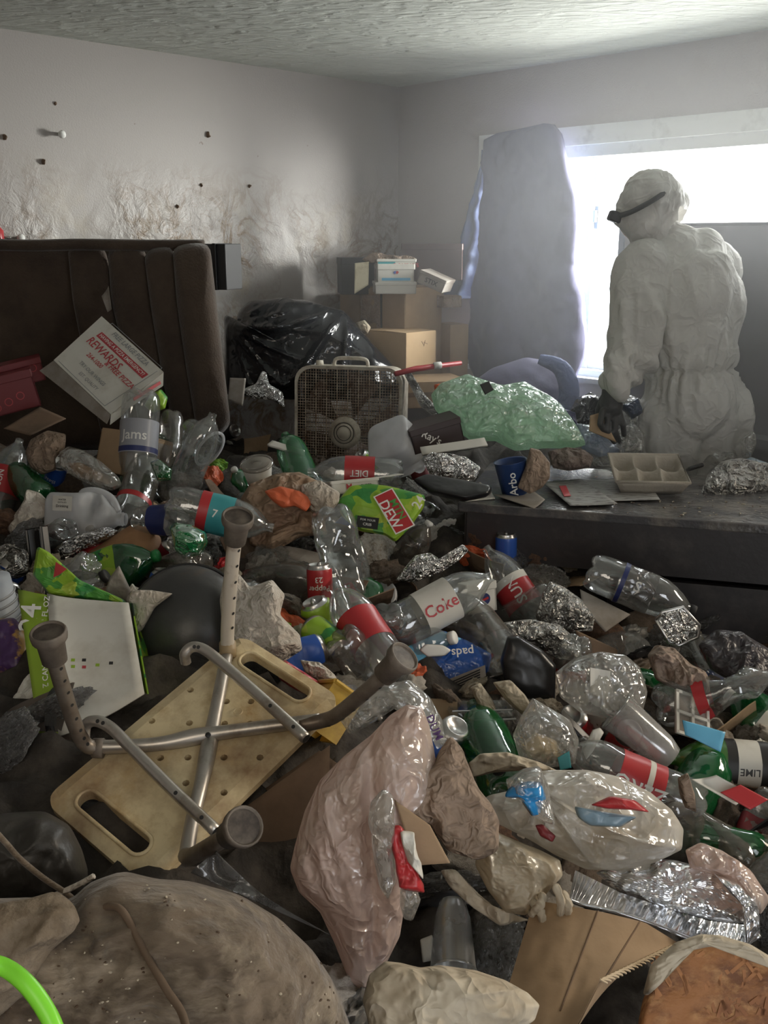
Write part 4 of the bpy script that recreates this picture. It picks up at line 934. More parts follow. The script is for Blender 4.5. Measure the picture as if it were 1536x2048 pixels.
e1 = card(np.ones(60), np.linspace(0, 1, 60)); e2 = e1+np.array((.012, .008, -.004))
fl = [tube([Vector(e1[i])+Vector((0, 0, .001)), Vector(e2[i])+Vector((0, 0, -.004*(i % 3)))], .0016, 4) for i in range(60)]
part(k, 'torn_flutes', join(*fl), mat('flute_edge', (.5, .40, .27), .9), False)
for u0 in (.45, .72):
    part(k, 'crease', tube([Vector(p)+Vector((0, 0, .0005)) for p in card(np.full(14, u0), np.linspace(0, .7, 14))], .0013, 5), m_cardd)
# OSB round
k = thing('wood_chip_board', at(1400, 1980, 1.2), 'broken disc of orange brown wood chip board at the bottom right', 'board'); zone(1400, 1970, 170)
mo = mat('chip_board', (.36, .16, .06), .7, col2=(.17, .07, .03), scale=14, thr=(.42, .6), col3=(.5, .27, .11), s3=26, bump=.5, bscale=40, stretch=(1, 2.2, 1))
part(k, 'board', inflate([(1270, 2080), (1285, 2000), (1310, 1945), (1360, 1895), (1420, 1880), (1490, 1895), (1560, 1940), (1600, 2040), (1600, 2160), (1400, 2200)], at(1420, 1990, 1.16), 35, .018, .03, .004, 20, 'ridge', 5, 90, 20, p=9), mo)
Pp = [at(x, y, 1.14) for x, y in ((1282, 2000), (1305, 1945), (1358, 1892), (1420, 1876), (1490, 1890), (1570, 1940))]
part(k, 'frayed_rim', inflate([(1285, 1990), (1300, 1930), (1350, 1885), (1400, 1868), (1440, 1870), (1500, 1888), (1560, 1925), (1560, 1945), (1490, 1910), (1420, 1893), (1362, 1906), (1318, 1952), (1300, 1990)], at(1420, 1895, 1.15), 35, .012, .02, .008, 26, 'ridge', 3, 120, 6, cen=(1400, 1884)), m_cream)
rg = random.Random(5); chips = []
for i in range(70):
    x, y = rg.uniform(1310, 1530), rg.uniform(1910, 2040)
    c = pl(x, y, at(1420, 1990, 1.16)+Vector((0, -.012, .016)), Vector((0, -math.cos(math.radians(35)), math.sin(math.radians(35)))))
    chips.append(xf(box(.03*rg.uniform(.5, 1.2), .005, .0016), T(c) @ RX(55) @ RZ(rg.uniform(20, 130))))
o = part(k, 'wood_chips', join(*chips), mat('light_chip', (.46, .21, .08), .7, col2=(.25, .1, .04), scale=9), False); o['kind'] = 'stuff'
# ------------------------------------------------------------------ bottles, cans, jugs, cups
def crushf(seed, amt, z0=.02, z1=.30):
    if not amt: return lambda V: V
    rg = random.Random(seed); th = rg.uniform(0, 3.14); zc = rg.uniform(.35, .65); bend = rg.uniform(-.3, .3)*amt
    def f(V):
        V = np.array(V, float); z = V[:, 2]; t = np.clip((z-z0)/(z1-z0), 0, 1); w = np.exp(-((t-zc)/.33)**2)*amt
        c, s = math.cos(th), math.sin(th); a = V[:, 0]*c+V[:, 1]*s; b = -V[:, 0]*s+V[:, 1]*c
        a = a*(1-.55*w); b = b*(1+.22*w); h = .010*amt*ridge(np.stack([V[:, 0]*22, V[:, 1]*22, z*16], 1), seed, 2)*np.clip(t*6, 0, 1)*np.clip((1-t)*6, 0, 1)
        a = a+np.sign(a)*h; a = a+bend*.35*(t-.4)**2*(z1-z0)
        return np.stack([a*c-b*s, a*s+b*c, z*(1-.12*amt*t)], 1)
    return f
BP = [(0, .012), (.018, .010), (.030, .003), (.040, .000), (.049, .008), (.0535, .025), (.0545, .045), (.0545, .075), (.0535, .082), (.0545, .09), (.0545, .19), (.0535, .20), (.052, .215), (.046, .24), (.034, .265), (.020, .285), (.0145, .293), (.0135, .300), (.0135, .31)]
def subdiv(prof, k):
    o = []
    for (r0, a), (r1, b) in zip(prof, prof[1:]):
        n = max(1, int(abs(b-a)/k)+0)
        o += [(r0+(r1-r0)*i/n, a+(b-a)*i/n) for i in range(n)]
    return o+[prof[-1]]
_bm = {}
def bottle_meshes(seed, amt, mt, lab, capm, scale=1.0, ribs=False):
    key = (seed, amt, mt.name, lab.name if lab else '', capm.name if capm else '', scale, ribs)
    if key in _bm: return _bm[key]
    f = crushf(seed, amt); V, F = lathe(subdiv(BP, .012), 30)
    th = np.arctan2(V[:, 1], V[:, 0]); lo = np.clip(1-V[:, 2]/.035, 0, 1); r = np.hypot(V[:, 0], V[:, 1])
    V[:, 2] += .010*lo*(1-np.abs(np.cos(2.5*th)))*np.clip(r/.03, 0, 1); V[:, :2] *= (1-.10*lo*(1-np.abs(np.cos(2.5*th)))**2)[:, None]
    if ribs: V[:, :2] *= (1-.035*(np.abs(np.sin(V[:, 2]*95)) < .35))[:, None]
    S = lambda v: f(v)*scale
    d = {'body': mesh('body', (S(V), F), mt)}
    if lab:
        V, F = lathe(subdiv([(.0553, .092), (.0553, .188)], .012), 30); d['label_wrap'] = mesh('label_wrap', (S(V), F), lab)
    if capm:
        V, F = lathe([(.0135, .298), (.0165, .298), (.0168, .312), (.015, .315), (0, .315)], 16); d['cap'] = mesh('cap', (S(V), F), capm)
    _bm[key] = (d, f); return _bm[key]
def bottle(M, label, mt=None, seed=1, amt=.0, lab=None, capm=None, txt=None, tm=None, ts=.03, scale=1.0, ribs=False, turn=1, cat='bottle', group=None, name='plastic_bottle', rot=0, band=None):
    mt = mt or m_pet; d, f = bottle_meshes(seed, amt, mt, lab, capm, scale, ribs)
    k = base(name, M @ T((0, 0, -.15*scale)), label, cat, group)
    for n, me in d.items(): obj(n, me, None, k)
    if band:
        V, F = lathe(subdiv([(.0557, band[1]), (.0557, band[2])], .012), 30); part(k, 'label_band', (f(V)*scale, F), band[0], True, False)
    if txt: text(txt, ts, tm or m_inkw, k, None, (.0558, .14, rot, turn), post=lambda V: f(V)*scale)
    return k
def pb(px, py, ang, tilt, label, lift=.03, y=None, r=45, roll=0, **k):
    p = at(px, py, y) if y else hit(px, py, lift); zone(px, py, r)
    return bottle(T(p) @ frame(ang, tilt, roll), label, **k)
CPF = [(0, .008), (.018, .006), (.022, .001), (.026, .0), (.0325, .010), (.033, .014), (.033, .108), (.032, .112), (.027, .120), (.0275, .1225), (.026, .1225), (.0245, .119), (0, .119)]
_cm = {}
def can(M, label, mt, seed=1, amt=0, txt=None, tm=None, ts=.02, turn=0, group=None, rot=0):
    key = (seed, amt, mt.name)
    f = crushf(seed, amt, .0, .122)
    if key not in _cm:
        b, F1 = lathe(subdiv(CPF[5:8], .008), 22); t, F2 = lathe(CPF[7:], 22); u, F3 = lathe(CPF[:6], 22)
        tab, F4 = tube([(0, -.004, .1205), (0, .008, .1212), (0, .014, .121)], [.005, .006, .003], 6)
        _cm[key] = (mesh('body', (f(b), F1), mt), mesh('can_end', (f(t), F2), m_alu), mesh('can_end', (f(u), F3), m_alu), mesh('pull_tab', (f(tab), F4), m_alu))
    k = base('drink_can', M @ T((0, 0, -.06)), label, 'can', group)
    for me in _cm[key]: obj(me.name.split('.')[0], me, None, k)
    if txt:
        for i, (s, z, sc) in enumerate(txt): text(s, ts*sc, tm or m_inkw, k, None, (.0333, z, rot, turn), post=f)
    return k
def pc(px, py, ang, tilt, label, lift=.03, r=28, roll=0, **k):
    zone(px, py, r); return can(T(hit(px, py, lift)) @ frame(ang, tilt, roll), label, **k)
def jug(M, label, lab=True):
    k = base('milk_jug', M @ T((0, 0, -.115)), label, 'jug')
    def f(u, v):
        a = u*2*np.pi; z = v*.225
        s = np.interp(v, [0, .02, .06, .55, .72, .86, .93, 1], [.0, .062, .075, .075, .062, .030, .021, .019])
        n = np.interp(v, [0, .6, .9, 1], [5, 5, 2.2, 2]); c, d = np.cos(a), np.sin(a)
        x = s*np.sign(c)*np.abs(c)**(2/n); y = s*np.sign(d)*np.abs(d)**(2/n)
        # hollow under the handle, on the -x side
        w = np.exp(-((z-.145)/.026)**2)*np.clip((-x-.012)/.02, 0, 1); y = y*(1-.72*w)
        x = x-.012*np.exp(-((z-.17)/.05)**2)*(x < -.02)
        return np.stack([x, y, z], 1)
    part(k, 'body', grid(56, 44, f, True), m_milk, True, False)
    part(k, 'handle', tube(curve([(-.058, 0, .09), (-.078, 0, .10), (-.082, 0, .14), (-.062, 0, .185), (-.02, 0, .208)], 5), .0125, 10), m_milk, True, False)
    part(k, 'neck', xf(lathe([(.019, 0), (.022, .002), (.019, .006), (.019, .012)], 16), T((0, 0, .222))), m_milk, True, False)
    if lab:
        part(k, 'paper_label', xf(sheetq([(-.022, 0, -.03), (.022, 0, -.03), (.022, 0, .03), (-.022, 0, .03)], 4, 4, .0004), T((-.042, -.0762, .065))), m_white, False, False)
        for x, s, w in ((-.034, 'Drinking', .011), (-.045, 'DISTILLED', .006), (-.053, 'WATER', .007)): text(s, w, m_ink, k, T((x, -.0768, .065)) @ RX(90) @ RZ(90))
    return k
CR = {}
def crumple_mesh(kind, v, mt, lev=4):
    key = (kind, v, mt.name, lev)
    if key in CR: return CR[key]
    V, F = ICO[lev]; V = V.copy(); s = v*13+hash(kind) % 1 if False else v*13
    if kind == 'ball': h = .55*cell(V*1.6, s)+.28*ridge(V*2.6, s+1, 3); V = V*(.72+h*.55)[:, None]
    elif kind == 'rag': h = .5*ridge(V*1.3, s, 3)+.2*ridge(V*4, s+3, 2); V = V*(.8+h*.42)[:, None]; V[:, 2] *= .62
    elif kind == 'flat': h = .5*ridge(V*1.1, s, 2)+.3*vn(V*1.5, s+2); V = V*(.85+h*.4)[:, None]; V[:, 2] = V[:, 2]*.16+.22*vn(np.c_[V[:, :2]*1.7, 0*V[:, 0]], s+5)+.06*ridge(np.c_[V[:, :2]*4, 0*V[:, 0]], s+6, 2)
    CR[key] = mesh(kind, (V, F), mt, kind == 'rag' or mt.name.startswith(('clear', 'white', 'green_pl', 'dull_grey', 'grimy'))); return CR[key]
def crump(name, p, size, kind, v, mt, label, cat, group=None, rot=None, lev=4):
    o = bpy.data.objects.new(name, crumple_mesh(kind, v, mt, lev)); COL.objects.link(o)
    rg = random.Random(int(p[0]*1000)+int(p[1]*777)+v); e = rot or (rg.uniform(-30, 30)+20, rg.uniform(-25, 25), rg.uniform(0, 360))
    o.matrix_world = T(p) @ RZ(e[2]) @ RX(e[0]) @ RY(e[1]) @ Matrix.Diagonal((*size, 1)); return tag(o, label, cat, group)
def pz(name, px, py, size, kind, v, mt, label, cat, lift=.02, **k):
    zone(px, py, 500*max(size)); return crump(name, hit(px, py, lift), size, kind, v, mt, label, cat, **k)
# ------------------------------------------------------------------ the middle of the heap, left to right
# pizza box lid leaning against the sofa
def lidq(pts, y): return [at(*q, yy) for q, yy in zip(pts, y)]
LP = [(204, 634), (327, 745), (222, 830), (108, 722)]; LY = [3.55, 3.32, 3.2, 3.4]
pzb = thing('pizza_box', at(215, 735, 3.38), 'grey white pizza box lid with red lettering leaning against the sofa', 'box'); zone(215, 735, 100)
LQ = [Vector(q) for q in lidq(LP, LY)]
part(pzb, 'lid_panel', sheetq(LQ, 6, 6, .004), m_white, False)
lx = (LQ[1]-LQ[0]).normalized(); ly = (LQ[0]-LQ[3]); ly = (ly-lx*ly.dot(lx)).normalized(); lz = lx.cross(ly)
LM = Matrix((lx, ly, lz)).transposed().to_4x4(); LM.translation = sum(LQ, Vector())/4
PI_ = pzb.matrix_world.inverted()
for s, sz, dx, dy, mm in (('FREE LARGE PIZZA', .026, .0, .098, m_grey), ('HAVING A PIZZA EMERGENCY?', .0195, 0, .062, m_inkw), ('REWARDS', .043, -.05, .022, m_inkr), ('264-1000', .024, -.045, -.02, m_inkr), ('& FREE PIZZA', .028, .075, .002, m_inkr), ('TRY OUR WINGS', .020, .0, -.06, m_grey), ('EST. QUALITY', .018, .02, -.088, m_grey)):
    text(s, sz, mm, pzb, PI_ @ LM @ T((dx, dy, .0062)))
part(pzb, 'red_band', xf(box(.29, .025, .0008, (0, .062, .0052)), LM), m_inkr, False)
part(pzb, 'printed_border', xf(join(box(.31, .002, .0006, (0, .125, .0052)), box(.31, .002, .0006, (0, -.11, .0052)), box(.002, .235, .0006, (-.155, .0075, .0052)), box(.002, .235, .0006, (.155, .0075, .0052))), LM), m_grey, False)
part(pzb, 'side_flap', sheetq(lidq([(108, 722), (222, 830), (214, 848), (80, 742)], [3.4, 3.2, 3.19, 3.41]), 5, 4, .003), m_cardgrey, False)
part(pzb, 'end_flap', sheetq(lidq([(327, 745), (326, 772), (240, 828), (222, 830)], [3.32, 3.30, 3.2, 3.2]), 5, 4, .003), m_white, False)
part(pzb, 'torn_corner', sheetq(lidq([(222, 828), (262, 812), (240, 835), (220, 850)], [3.19, 3.21, 3.18, 3.18]), 4, 4, .003), m_white, False)
part(pzb, 'red_stripe', sheetq(lidq([(320, 762), (322, 768), (268, 802), (266, 796)], [3.295, 3.295, 3.20, 3.20]), 3, 2, .001), m_inkr, False)
for px, py, w, h, lb, nm in ((25, 790, 60, 36, 'dark red drink carton in the shadow at the far left, lower one', 1), (50, 748, 45, 22, 'dark red drink carton behind the pizza box lid, upper one', 2)):
    k, M = carton(px, py+h, 3.45+.1*nm, w*2*3.4/1950, .12, h*2*3.4/1950, 20, m_dred, lb, flaps=False, roll=-12)
    for i in range(3): part(k, 'printed_ring', xf(lathe([(.012, 0), (.015, 0)], 12), T(((i-1)*.045, -.002, .03+.012*i)) @ RX(90)), m_inkr, False, False)
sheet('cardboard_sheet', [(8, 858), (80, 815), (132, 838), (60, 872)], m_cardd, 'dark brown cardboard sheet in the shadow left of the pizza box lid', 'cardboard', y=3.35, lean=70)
lump('plastic_bag', [(288, 812), (300, 790), (322, 778), (336, 795), (330, 818), (305, 826)], m_dew, 'green printed wrapper poking out under the pizza box lid', 'wrapper', y=3.35, lean=30, thick=.03, amp=.01, sc=22, na=50, nr=10)
pb(277, 884, -92, 8, 'grey labelled plastic jar bottle with white script, below the pizza box lid', y=3.15, seed=21, scale=1.15, lab=mat('jar_label_grey', (.30, .31, .34), .35), txt='Jams', tm=m_inkw, ts=-.04, turn=0, band=(m_navy, .17, .185), r=50)
k, M = carton(215, 945, 3.1, .12, .22, .14, -30, m_card, 'open brown carton with a printed pale side, left of the grey labelled bottle', pitch=-20)
part(k, 'printed_side', box(.002, .2, .12, (.0605, .11, .07)), m_cardgrey, False, False)
lump('bread_bag', [(118, 905), (135, 893), (165, 900), (205, 925), (238, 955), (245, 972), (225, 982), (185, 972), (150, 955), (120, 935)], m_clearbag, 'clear bread bag with a brown crust inside, right of the crumpled brown bag', 'bag', y=3.02, lean=45, thick=.045, amp=.01, sc=16)
lump('bread_loaf', [(130, 925), (160, 925), (200, 945), (230, 968), (222, 978), (185, 966), (145, 948)], mat('crust', (.32, .18, .08), .8), 'brown stale loaf inside the clear bread bag', 'bread', y=3.05, lean=45, thick=.025, amp=.004)
lump('paper_bag', [(50, 905), (60, 880), (95, 860), (132, 868), (130, 895), (110, 915), (112, 940), (85, 950), (60, 935)], m_kraft, 'crumpled brown paper bag at the left below the dark cardboard', 'bag', y=3.1, lean=35, thick=.05, amp=.03, sc=16, kind='cell', na=80, nr=18)
pc(110, 952, 60, 35, 'small blue and white drink can below the crumpled brown bag', mt=m_blue, txt=[('PEPSI', .06, 1)], ts=.018)
pb(50, 968, 150, -40, 'dark green crushed bottle under the crumpled brown bag, at left', mt=m_petg, seed=3, amt=.6, r=30)
pb(12, 960, 80, -20, 'clear bottle with a red label at the left edge', lab=m_red, txt='SUN', seed=2, amt=.3, r=35)
lump('crumpled_tissue', [(15, 1060), (30, 1030), (50, 1000), (55, 978), (80, 985), (103, 1010), (98, 1035), (70, 1050), (60, 1078), (30, 1080)], m_tissue, 'heap of crumpled white tissue left of the milk jug', 'tissue', y=2.85, lean=40, thick=.05, amp=.03, sc=18, kind='cell', na=90, nr=20)
jug(T(at(176, 1036, 2.86)) @ frame(-2, 5), 'translucent white milk jug lying on its side with a water label'); zone(180, 1040, 85)
jug(T(at(806, 905, 3.2)) @ frame(-38, -48, 40), 'cloudy white jug lying bottom up in front of the box fan', False); zone(805, 908, 60)
pb(272, 992, -98, 38, 'clear bottle with a cream cap pointing down, right of the milk jug', seed=4, amt=.2, capm=m_cream, lab=m_petd, band=(m_red, .17, .19), y=3.0)
pb(338, 885, -88, 30, 'small clear bottle with a cream cap, right of the grey labelled bottle', seed=5, amt=.2, capm=m_cream, scale=.8, y=3.3, mt=m_petd)
pb(392, 908, 65, 10, 'upright clear bottle below the tilted clear jar', seed=6, amt=.35, y=3.15)
k = thing('clear_jar', at(400, 878, 3.35), 'big clear plastic tub tilted with its rim to the right, under the sofa', 'tub', M=T(at(395, 880, 3.35)) @ frame(-35, 20)); zone(400, 878, 45)
part(k, 'body', xf(lathe([(0, 0), (.05, 0), (.055, .01), (.062, .12)], 30), T((0, 0, -.06))), m_pet, True, False); part(k, 'rim', xf(lathe([(.061, .118), (.070, .118), (.071, .124), (.061, .124)], 30), T((0, 0, -.06))), m_milk, True, False)
pc(455, 866, 10, 40, 'brownish silver can end under the foot of the sofa', mt=m_dark)
pc(430, 835, 20, 20, 'dull grey can leaning on the foot of the sofa', mt=m_grey, lift=.08)
pb(280, 945, -110, 10, 'green crushed bottle below the grey labelled bottle', mt=m_petg, seed=7, amt=.8, r=30)
lump('plastic_bag', [(300, 925), (318, 918), (345, 940), (342, 960), (315, 962)], m_petg, 'green torn plastic scrap right of the green crushed bottle', 'plastic', y=3.0, lean=40, thick=.02, amp=.01)
k = thing('deli_cup', at(516, 925, 3.0), 'white cup with a see-through round lid, left of the green bottle base', 'cup', M=T(at(516, 945, 3.0)) @ frame(95, 35)); zone(518, 930, 40)
part(k, 'body', lathe([(0, -.05), (.036, -.05), (.048, .03), (0, .03)], 26), m_white, True, False); part(k, 'lid', lathe([(.049, .028), (.053, .030), (.053, .036), (.044, .040), (.040, .034), (.012, .034), (.010, .037), (0, .037)], 26), m_petd, True, False)
pb(592, 925, 115, -45, 'dark green bottle with its lobed base showing, below the box fan', mt=m_petg, seed=8, amt=.1, y=3.15)
sheet('carton_strip', [(535, 893), (545, 885), (610, 905), (608, 915)], m_white, 'thin white carton strip right of the lidded cup', 'carton', y=3.15, lean=60, th=.01)
pb(712, 948, 178, 0, 'clear bottle with a red label lying below the box fan', seed=9, amt=.2, lab=m_red, txt='DIET', ts=.028, y=3.0, r=50)
k, M = carton(712, 985, 2.83, .15, .06, .035, 22, m_white, 'narrow white carton with a red mark, above the green printed carton', flaps=False, pitch=-15)
text('M', .026, m_inkr, k, T((-.02, -.001, .018)) @ RX(90)); text('SUPER', .013, m_ink, k, T((.035, -.001, .018)) @ RX(90))
part(k, 'top_flap', sheetq([(.0, 0, .036), (.16, .0, .042), (.16, .05, .046), (.0, .06, .036)], 5, 4, .002), m_white, False, False)
# green printed 24 pack end
gd = thing('drink_carton', at(760, 1025, 2.72), 'bright green torn drink carton with a slanted red and white logo', 'carton'); zone(760, 1025, 90)
part(gd, 'panel', inflate([(672, 1005), (700, 972), (740, 968), (775, 972), (850, 990), (848, 1015), (820, 1055), (790, 1085), (770, 1070), (720, 1062), (685, 1035)], at(760, 1025, 2.72), 42, .025, .02, .006, 10, 'ridge', 2, 90, 18, p=5), m_dew, False)
GM = T(at(788, 1022, 2.665)) @ face(-62, 42)
part(gd, 'logo_plate', xf(box(.135, .062, .001), GM), m_inkw, False); part(gd, 'logo_field', xf(box(.128, .054, .001, (0, 0, .0006)), GM), m_red, False)
text('MTN', .032, m_gprint, gd, gd.matrix_world.inverted() @ GM @ T((-.0, .011, .0012))); text('DEW', .042, m_inkw, gd, gd.matrix_world.inverted() @ GM @ T((.005, -.016, .0012)))
G2 = T(at(735, 1045, 2.665)) @ face(-8, 42)
part(gd, 'black_panel', xf(box(.062, .036, .001), G2), m_ink, False); text('FOR YOUR', .009, m_inkw, gd, gd.matrix_world.inverted() @ G2 @ T((0, .007, .001))); text('CRIB', .012, m_inkw, gd, gd.matrix_world.inverted() @ G2 @ T((0, -.007, .001)))
text('24', .04, m_inkw, gd, gd.matrix_world.inverted() @ T(at(838, 1005, 2.66)) @ face(60, 42))
# crumpled take-out bags
tb = thing('takeaway_bag', at(580, 1010, 2.7), 'crumpled brown takeaway bag with orange print, left of the green drink carton', 'bag'); zone(590, 1015, 90)
part(tb, 'paper', inflate([(480, 1000), (500, 970), (545, 950), (600, 945), (640, 965), (675, 985), (680, 1010), (650, 1045), (655, 1070), (600, 1075), (540, 1110), (500, 1090), (490, 1050)], at(580, 1015, 2.75), 40, .07, .04, .030, 11, 'ridge', 3, 180, 40), mat('takeaway_paper', (.34, .235, .155), .7, col2=(.22, .13, .08), scale=7, bump=.8, crease=9))
part(tb, 'pale_paper', inflate([(600, 970), (640, 960), (680, 985), (678, 1005), (655, 1030), (625, 1025), (605, 1000)], at(640, 995, 2.68), 40, .04, .02, .02, 16, 'cell', 5, 70, 14), m_paper, False)
part(tb, 'orange_print', inflate([(528, 982), (560, 972), (600, 982), (628, 1000), (612, 1024), (590, 1012), (565, 1016), (545, 1002)], at(572, 998, 2.655), 40, .02, .01, .020, 16, 'cell', 8, 60, 12), m_orange, False)
pb(440, 1030, -14, -5, 'bottle with a teal and red label behind the tallest stool foot', seed=10, amt=.2, lab=m_teal, band=(m_red, .092, .12), y=2.62, r=45, txt='7', ts=.03)
lump('food_waste', [(320, 1005), (350, 995), (385, 1000), (390, 1020), (360, 1032), (330, 1028)], m_kraft, 'dried brown food peelings left of the teal labelled bottle', 'waste', y=2.85, lean=50, thick=.03, amp=.04, sc=40, kind='cell', na=70, nr=14, flat=True)
# brown bent cardboard, foil strip, green bottles
lump('cardboard_tube', [(170, 1110), (200, 1090), (245, 1060), (265, 1048), (300, 1055), (322, 1075), (325, 1110), (300, 1125), (250, 1130), (200, 1125)], mat('orange_kraft', (.33, .18, .09), .75, bump=.2, bscale=30), 'bent orange brown cardboard above the green bottle with a cap', 'cardboard', y=2.62, lean=40, thick=.045, amp=.008, sc=9, na=80, nr=16)
lump('foil_strip', [(110, 1110), (130, 1085), (170, 1070), (215, 1055), (238, 1062), (220, 1080), (170, 1100), (130, 1122)], m_foil, 'crinkled foil strip below the milk jug', 'foil', y=2.62, lean=45, thick=.03, amp=.03, sc=30, flat=True, na=110, nr=20)
lump('foil_strip', [(-20, 1100), (20, 1090), (58, 1105), (60, 1150), (20, 1165), (-20, 1160)], m_foild, 'dull foil heap at the left edge beside the torn green carton', 'foil', y=2.5, lean=45, thick=.05, amp=.04, sc=22, flat=True)
pb(225, 1140, 18, 15, 'green crushed bottle with a green cap above the torn green carton', mt=m_petg, seed=11, amt=.7, capm=mat('green_cap', (.02, .22, .06), .35), lab=m_dew, y=2.45)
lump('bottle_half', [(340, 1055), (350, 1045), (385, 1050), (412, 1065), (416, 1085), (400, 1112), (372, 1120), (350, 1100)], film('bright_green_plastic', (.02, .42, .14), .6, .07, .28, .4, .1), 'bright green crushed bottle base left of the tallest stool leg', 'bottle', y=2.45, lean=20, thick=.05, amp=.018, sc=18, na=80, nr=18)
pb(330, 1040, 0, 30, 'dark blue and red crushed can shaped bottle above the bright green base', seed=12, amt=.7, lab=m_navy, scale=.7, y=2.6, r=20)
# wok lid / black dome
dm = thing('black_dome', at(370, 1230, 2.1), 'large black domed pan with a brown smear behind the bath stool', 'pan', M=T(at(372, 1240, 2.12)) @ RX(52)); zone(370, 1230, 110)
part(dm, 'shell', lathe([(.132*math.sin(a), .085*math.cos(a)) for a in np.linspace(0, math.pi/2, 14)]+[(.136, 0), (.134, -.004), (.125, -.004)], 56), mat('scorched_black', (.055, .055, .055), .36, col2=(.12, .08, .05), scale=6, thr=(.58, .72), bump=.1, bscale=40), True, False)
part(dm, 'rim', lathe([(.134, -.004), (.140, -.002), (.140, .003), (.135, .003)], 56), m_dark, True, False)
# torn green carton with white back
tc_ = thing('torn_drink_carton', at(170, 1330, 2.0), 'torn green drink carton with its blank white back towards the viewer', 'carton'); zone(165, 1320, 150)
TQ = [at(95, 1190, 2.04), at(258, 1208, 2.0), at(290, 1390, 1.80), at(118, 1475, 1.68)]
part(tc_, 'white_back', sheetq(TQ, 10, 10, .003, .01, .003, 8), m_white, True)
part(tc_, 'green_side', sheetq([at(36, 1180, 2.07), at(96, 1192, 2.04), at(118, 1475, 1.68), at(76, 1465, 1.70)], 6, 10, .003, .0, .003), m_lime, True)
TM = T(at(62, 1235, 1.98)) @ face(88, 32, 0); ti = tc_.matrix_world.inverted()
text('24', .062, m_inkw, tc_, ti @ TM); text('CANS 12 FL OZ', .017, m_inkw, tc_, ti @ T(at(88, 1245, 1.97)) @ face(88, 32, 0)); text('12 FL OZ CANS', .016, m_inkw, tc_, ti @ T(at(92, 1375, 1.80)) @ face(100, 38, 0))
part(tc_, 'torn_top', inflate([(65, 1150), (75, 1092), (100, 1105), (160, 1160), (250, 1200), (258, 1212), (180, 1200), (100, 1190)], at(140, 1165, 2.1), 25, .014, .01, .012, 12, 'ridge', 4, 80, 14, p=6), m_dew, False)
part(tc_, 'red_triangle', sheetq([at(107, 1155, 2.065), at(112, 1124, 2.075), at(134, 1138, 2.07), at(118, 1150, 2.065)], 4, 4, .001), m_red, False)
part(tc_, 'right_side', sheetq([at(258, 1208, 2.0), at(272, 1200, 2.15), at(298, 1370, 1.95), at(290, 1390, 1.80)], 5, 8, .003, .01), m_dew, False)
for px, py, mm in ((146, 1320, m_lime), (146, 1333, m_lime), (168, 1320, m_ink), (168, 1334, m_inkr), (195, 1330, m_lime), (222, 1326, m_ink)):
    part(tc_, 'colour_patch', xf(box(.008, .006, .0008), T(at(px, py, 1.84)) @ face(0, 38)), mm, False)
part(tc_, 'barcode', join(*[xf(box(.0014, .022, .0008), T(at(90+i*2.2, 1440, 1.67)) @ face(3, 38)) for i in range(11)]), m_ink, False)
lump('white_paper', [(255, 1200), (262, 1180), (300, 1180), (347, 1187), (310, 1215), (285, 1260), (272, 1270)], m_paper, 'curled plain white paper between the torn green carton and the black dome', 'paper', y=2.05, lean=20, thick=.02, amp=.002, sc=5)
lump('paper_scrap', [(205, 1200), (220, 1155), (238, 1130), (262, 1180), (255, 1205)], m_cardgrey, 'grey speckled torn paper corner behind the torn green carton', 'paper', y=2.2, lean=15, thick=.01, amp=.01)
k = thing('grey_bucket', at(10, 1225, 2.1), 'pale grey rounded tub cut by the left edge', 'tub', M=T(at(-14, 1225, 2.15)) @ frame(100, 20)); zone(10, 1225, 50)
part(k, 'body', lathe([(0, -.09), (.05, -.09), (.058, -.08), (.062, .08), (0, .085)], 30), mat('pale_grey_plastic', (.36, .39, .43), .45), True, False)
part(k, 'ridge_ring', join(*[lathe([(.0625, z), (.065, z+.003), (.0625, z+.006)], 30) for z in (-.02, 0, .02, .04)]), m_grey, True, False)
lump('chip_bag', [(-30, 1240), (30, 1235), (62, 1280), (75, 1340), (40, 1380), (-30, 1400)], mat('purple_gold_bag', (.07, .03, .11), .4, col2=(.42, .24, .05), scale=5, thr=(.48, .52)), 'purple and gold snack bag at the left edge, below the pale grey tub', 'bag', y=1.98, lean=30, thick=.04, amp=.015, sc=10)
lump('orange_wrapper', [(-20, 1400), (30, 1380), (72, 1345), (80, 1370), (60, 1400), (0, 1425)], m_orange, 'orange paper wrapper under the purple and gold snack bag', 'wrapper', y=1.92, lean=35, thick=.02, amp=.01)
lump('blue_carton', [(55, 1400), (75, 1380), (100, 1470), (135, 1480), (125, 1498), (100, 1497), (70, 1440)], m_lblue, 'blue carton edge behind the lower left of the torn green carton', 'carton', y=1.86, lean=20, thick=.02, amp=.005)
k = thing('brown_bin', at(60, 1480, 1.75), 'dark brown plastic bin left of the bath stool', 'bin', M=T(at(55, 1485, 1.78)) @ frame(20, 10)); zone(60, 1480, 80)
part(k, 'body', lathe([(0, -.13), (.075, -.13), (.08, -.12), (.085, .13), (0, .13)], 36), mat('dark_brown_plastic', (.06, .045, .035), .4, bump=.15, bscale=30), True, False)
part(k, 'rim', lathe([(.084, .10), (.090, .102), (.090, .115), (.084, .118)], 36), m_dark, True, False)
lump('wood_lath', [(-20, 1600), (60, 1560), (150, 1515), (210, 1490), (215, 1505), (150, 1545), (60, 1595), (-20, 1630)], mat('reddish_wood', (.13, .07, .045), .7, col2=(.24, .18, .13), scale=9), 'rough reddish wooden lath left of the bath stool', 'wood', y=1.62, lean=40, thick=.02, amp=.004)
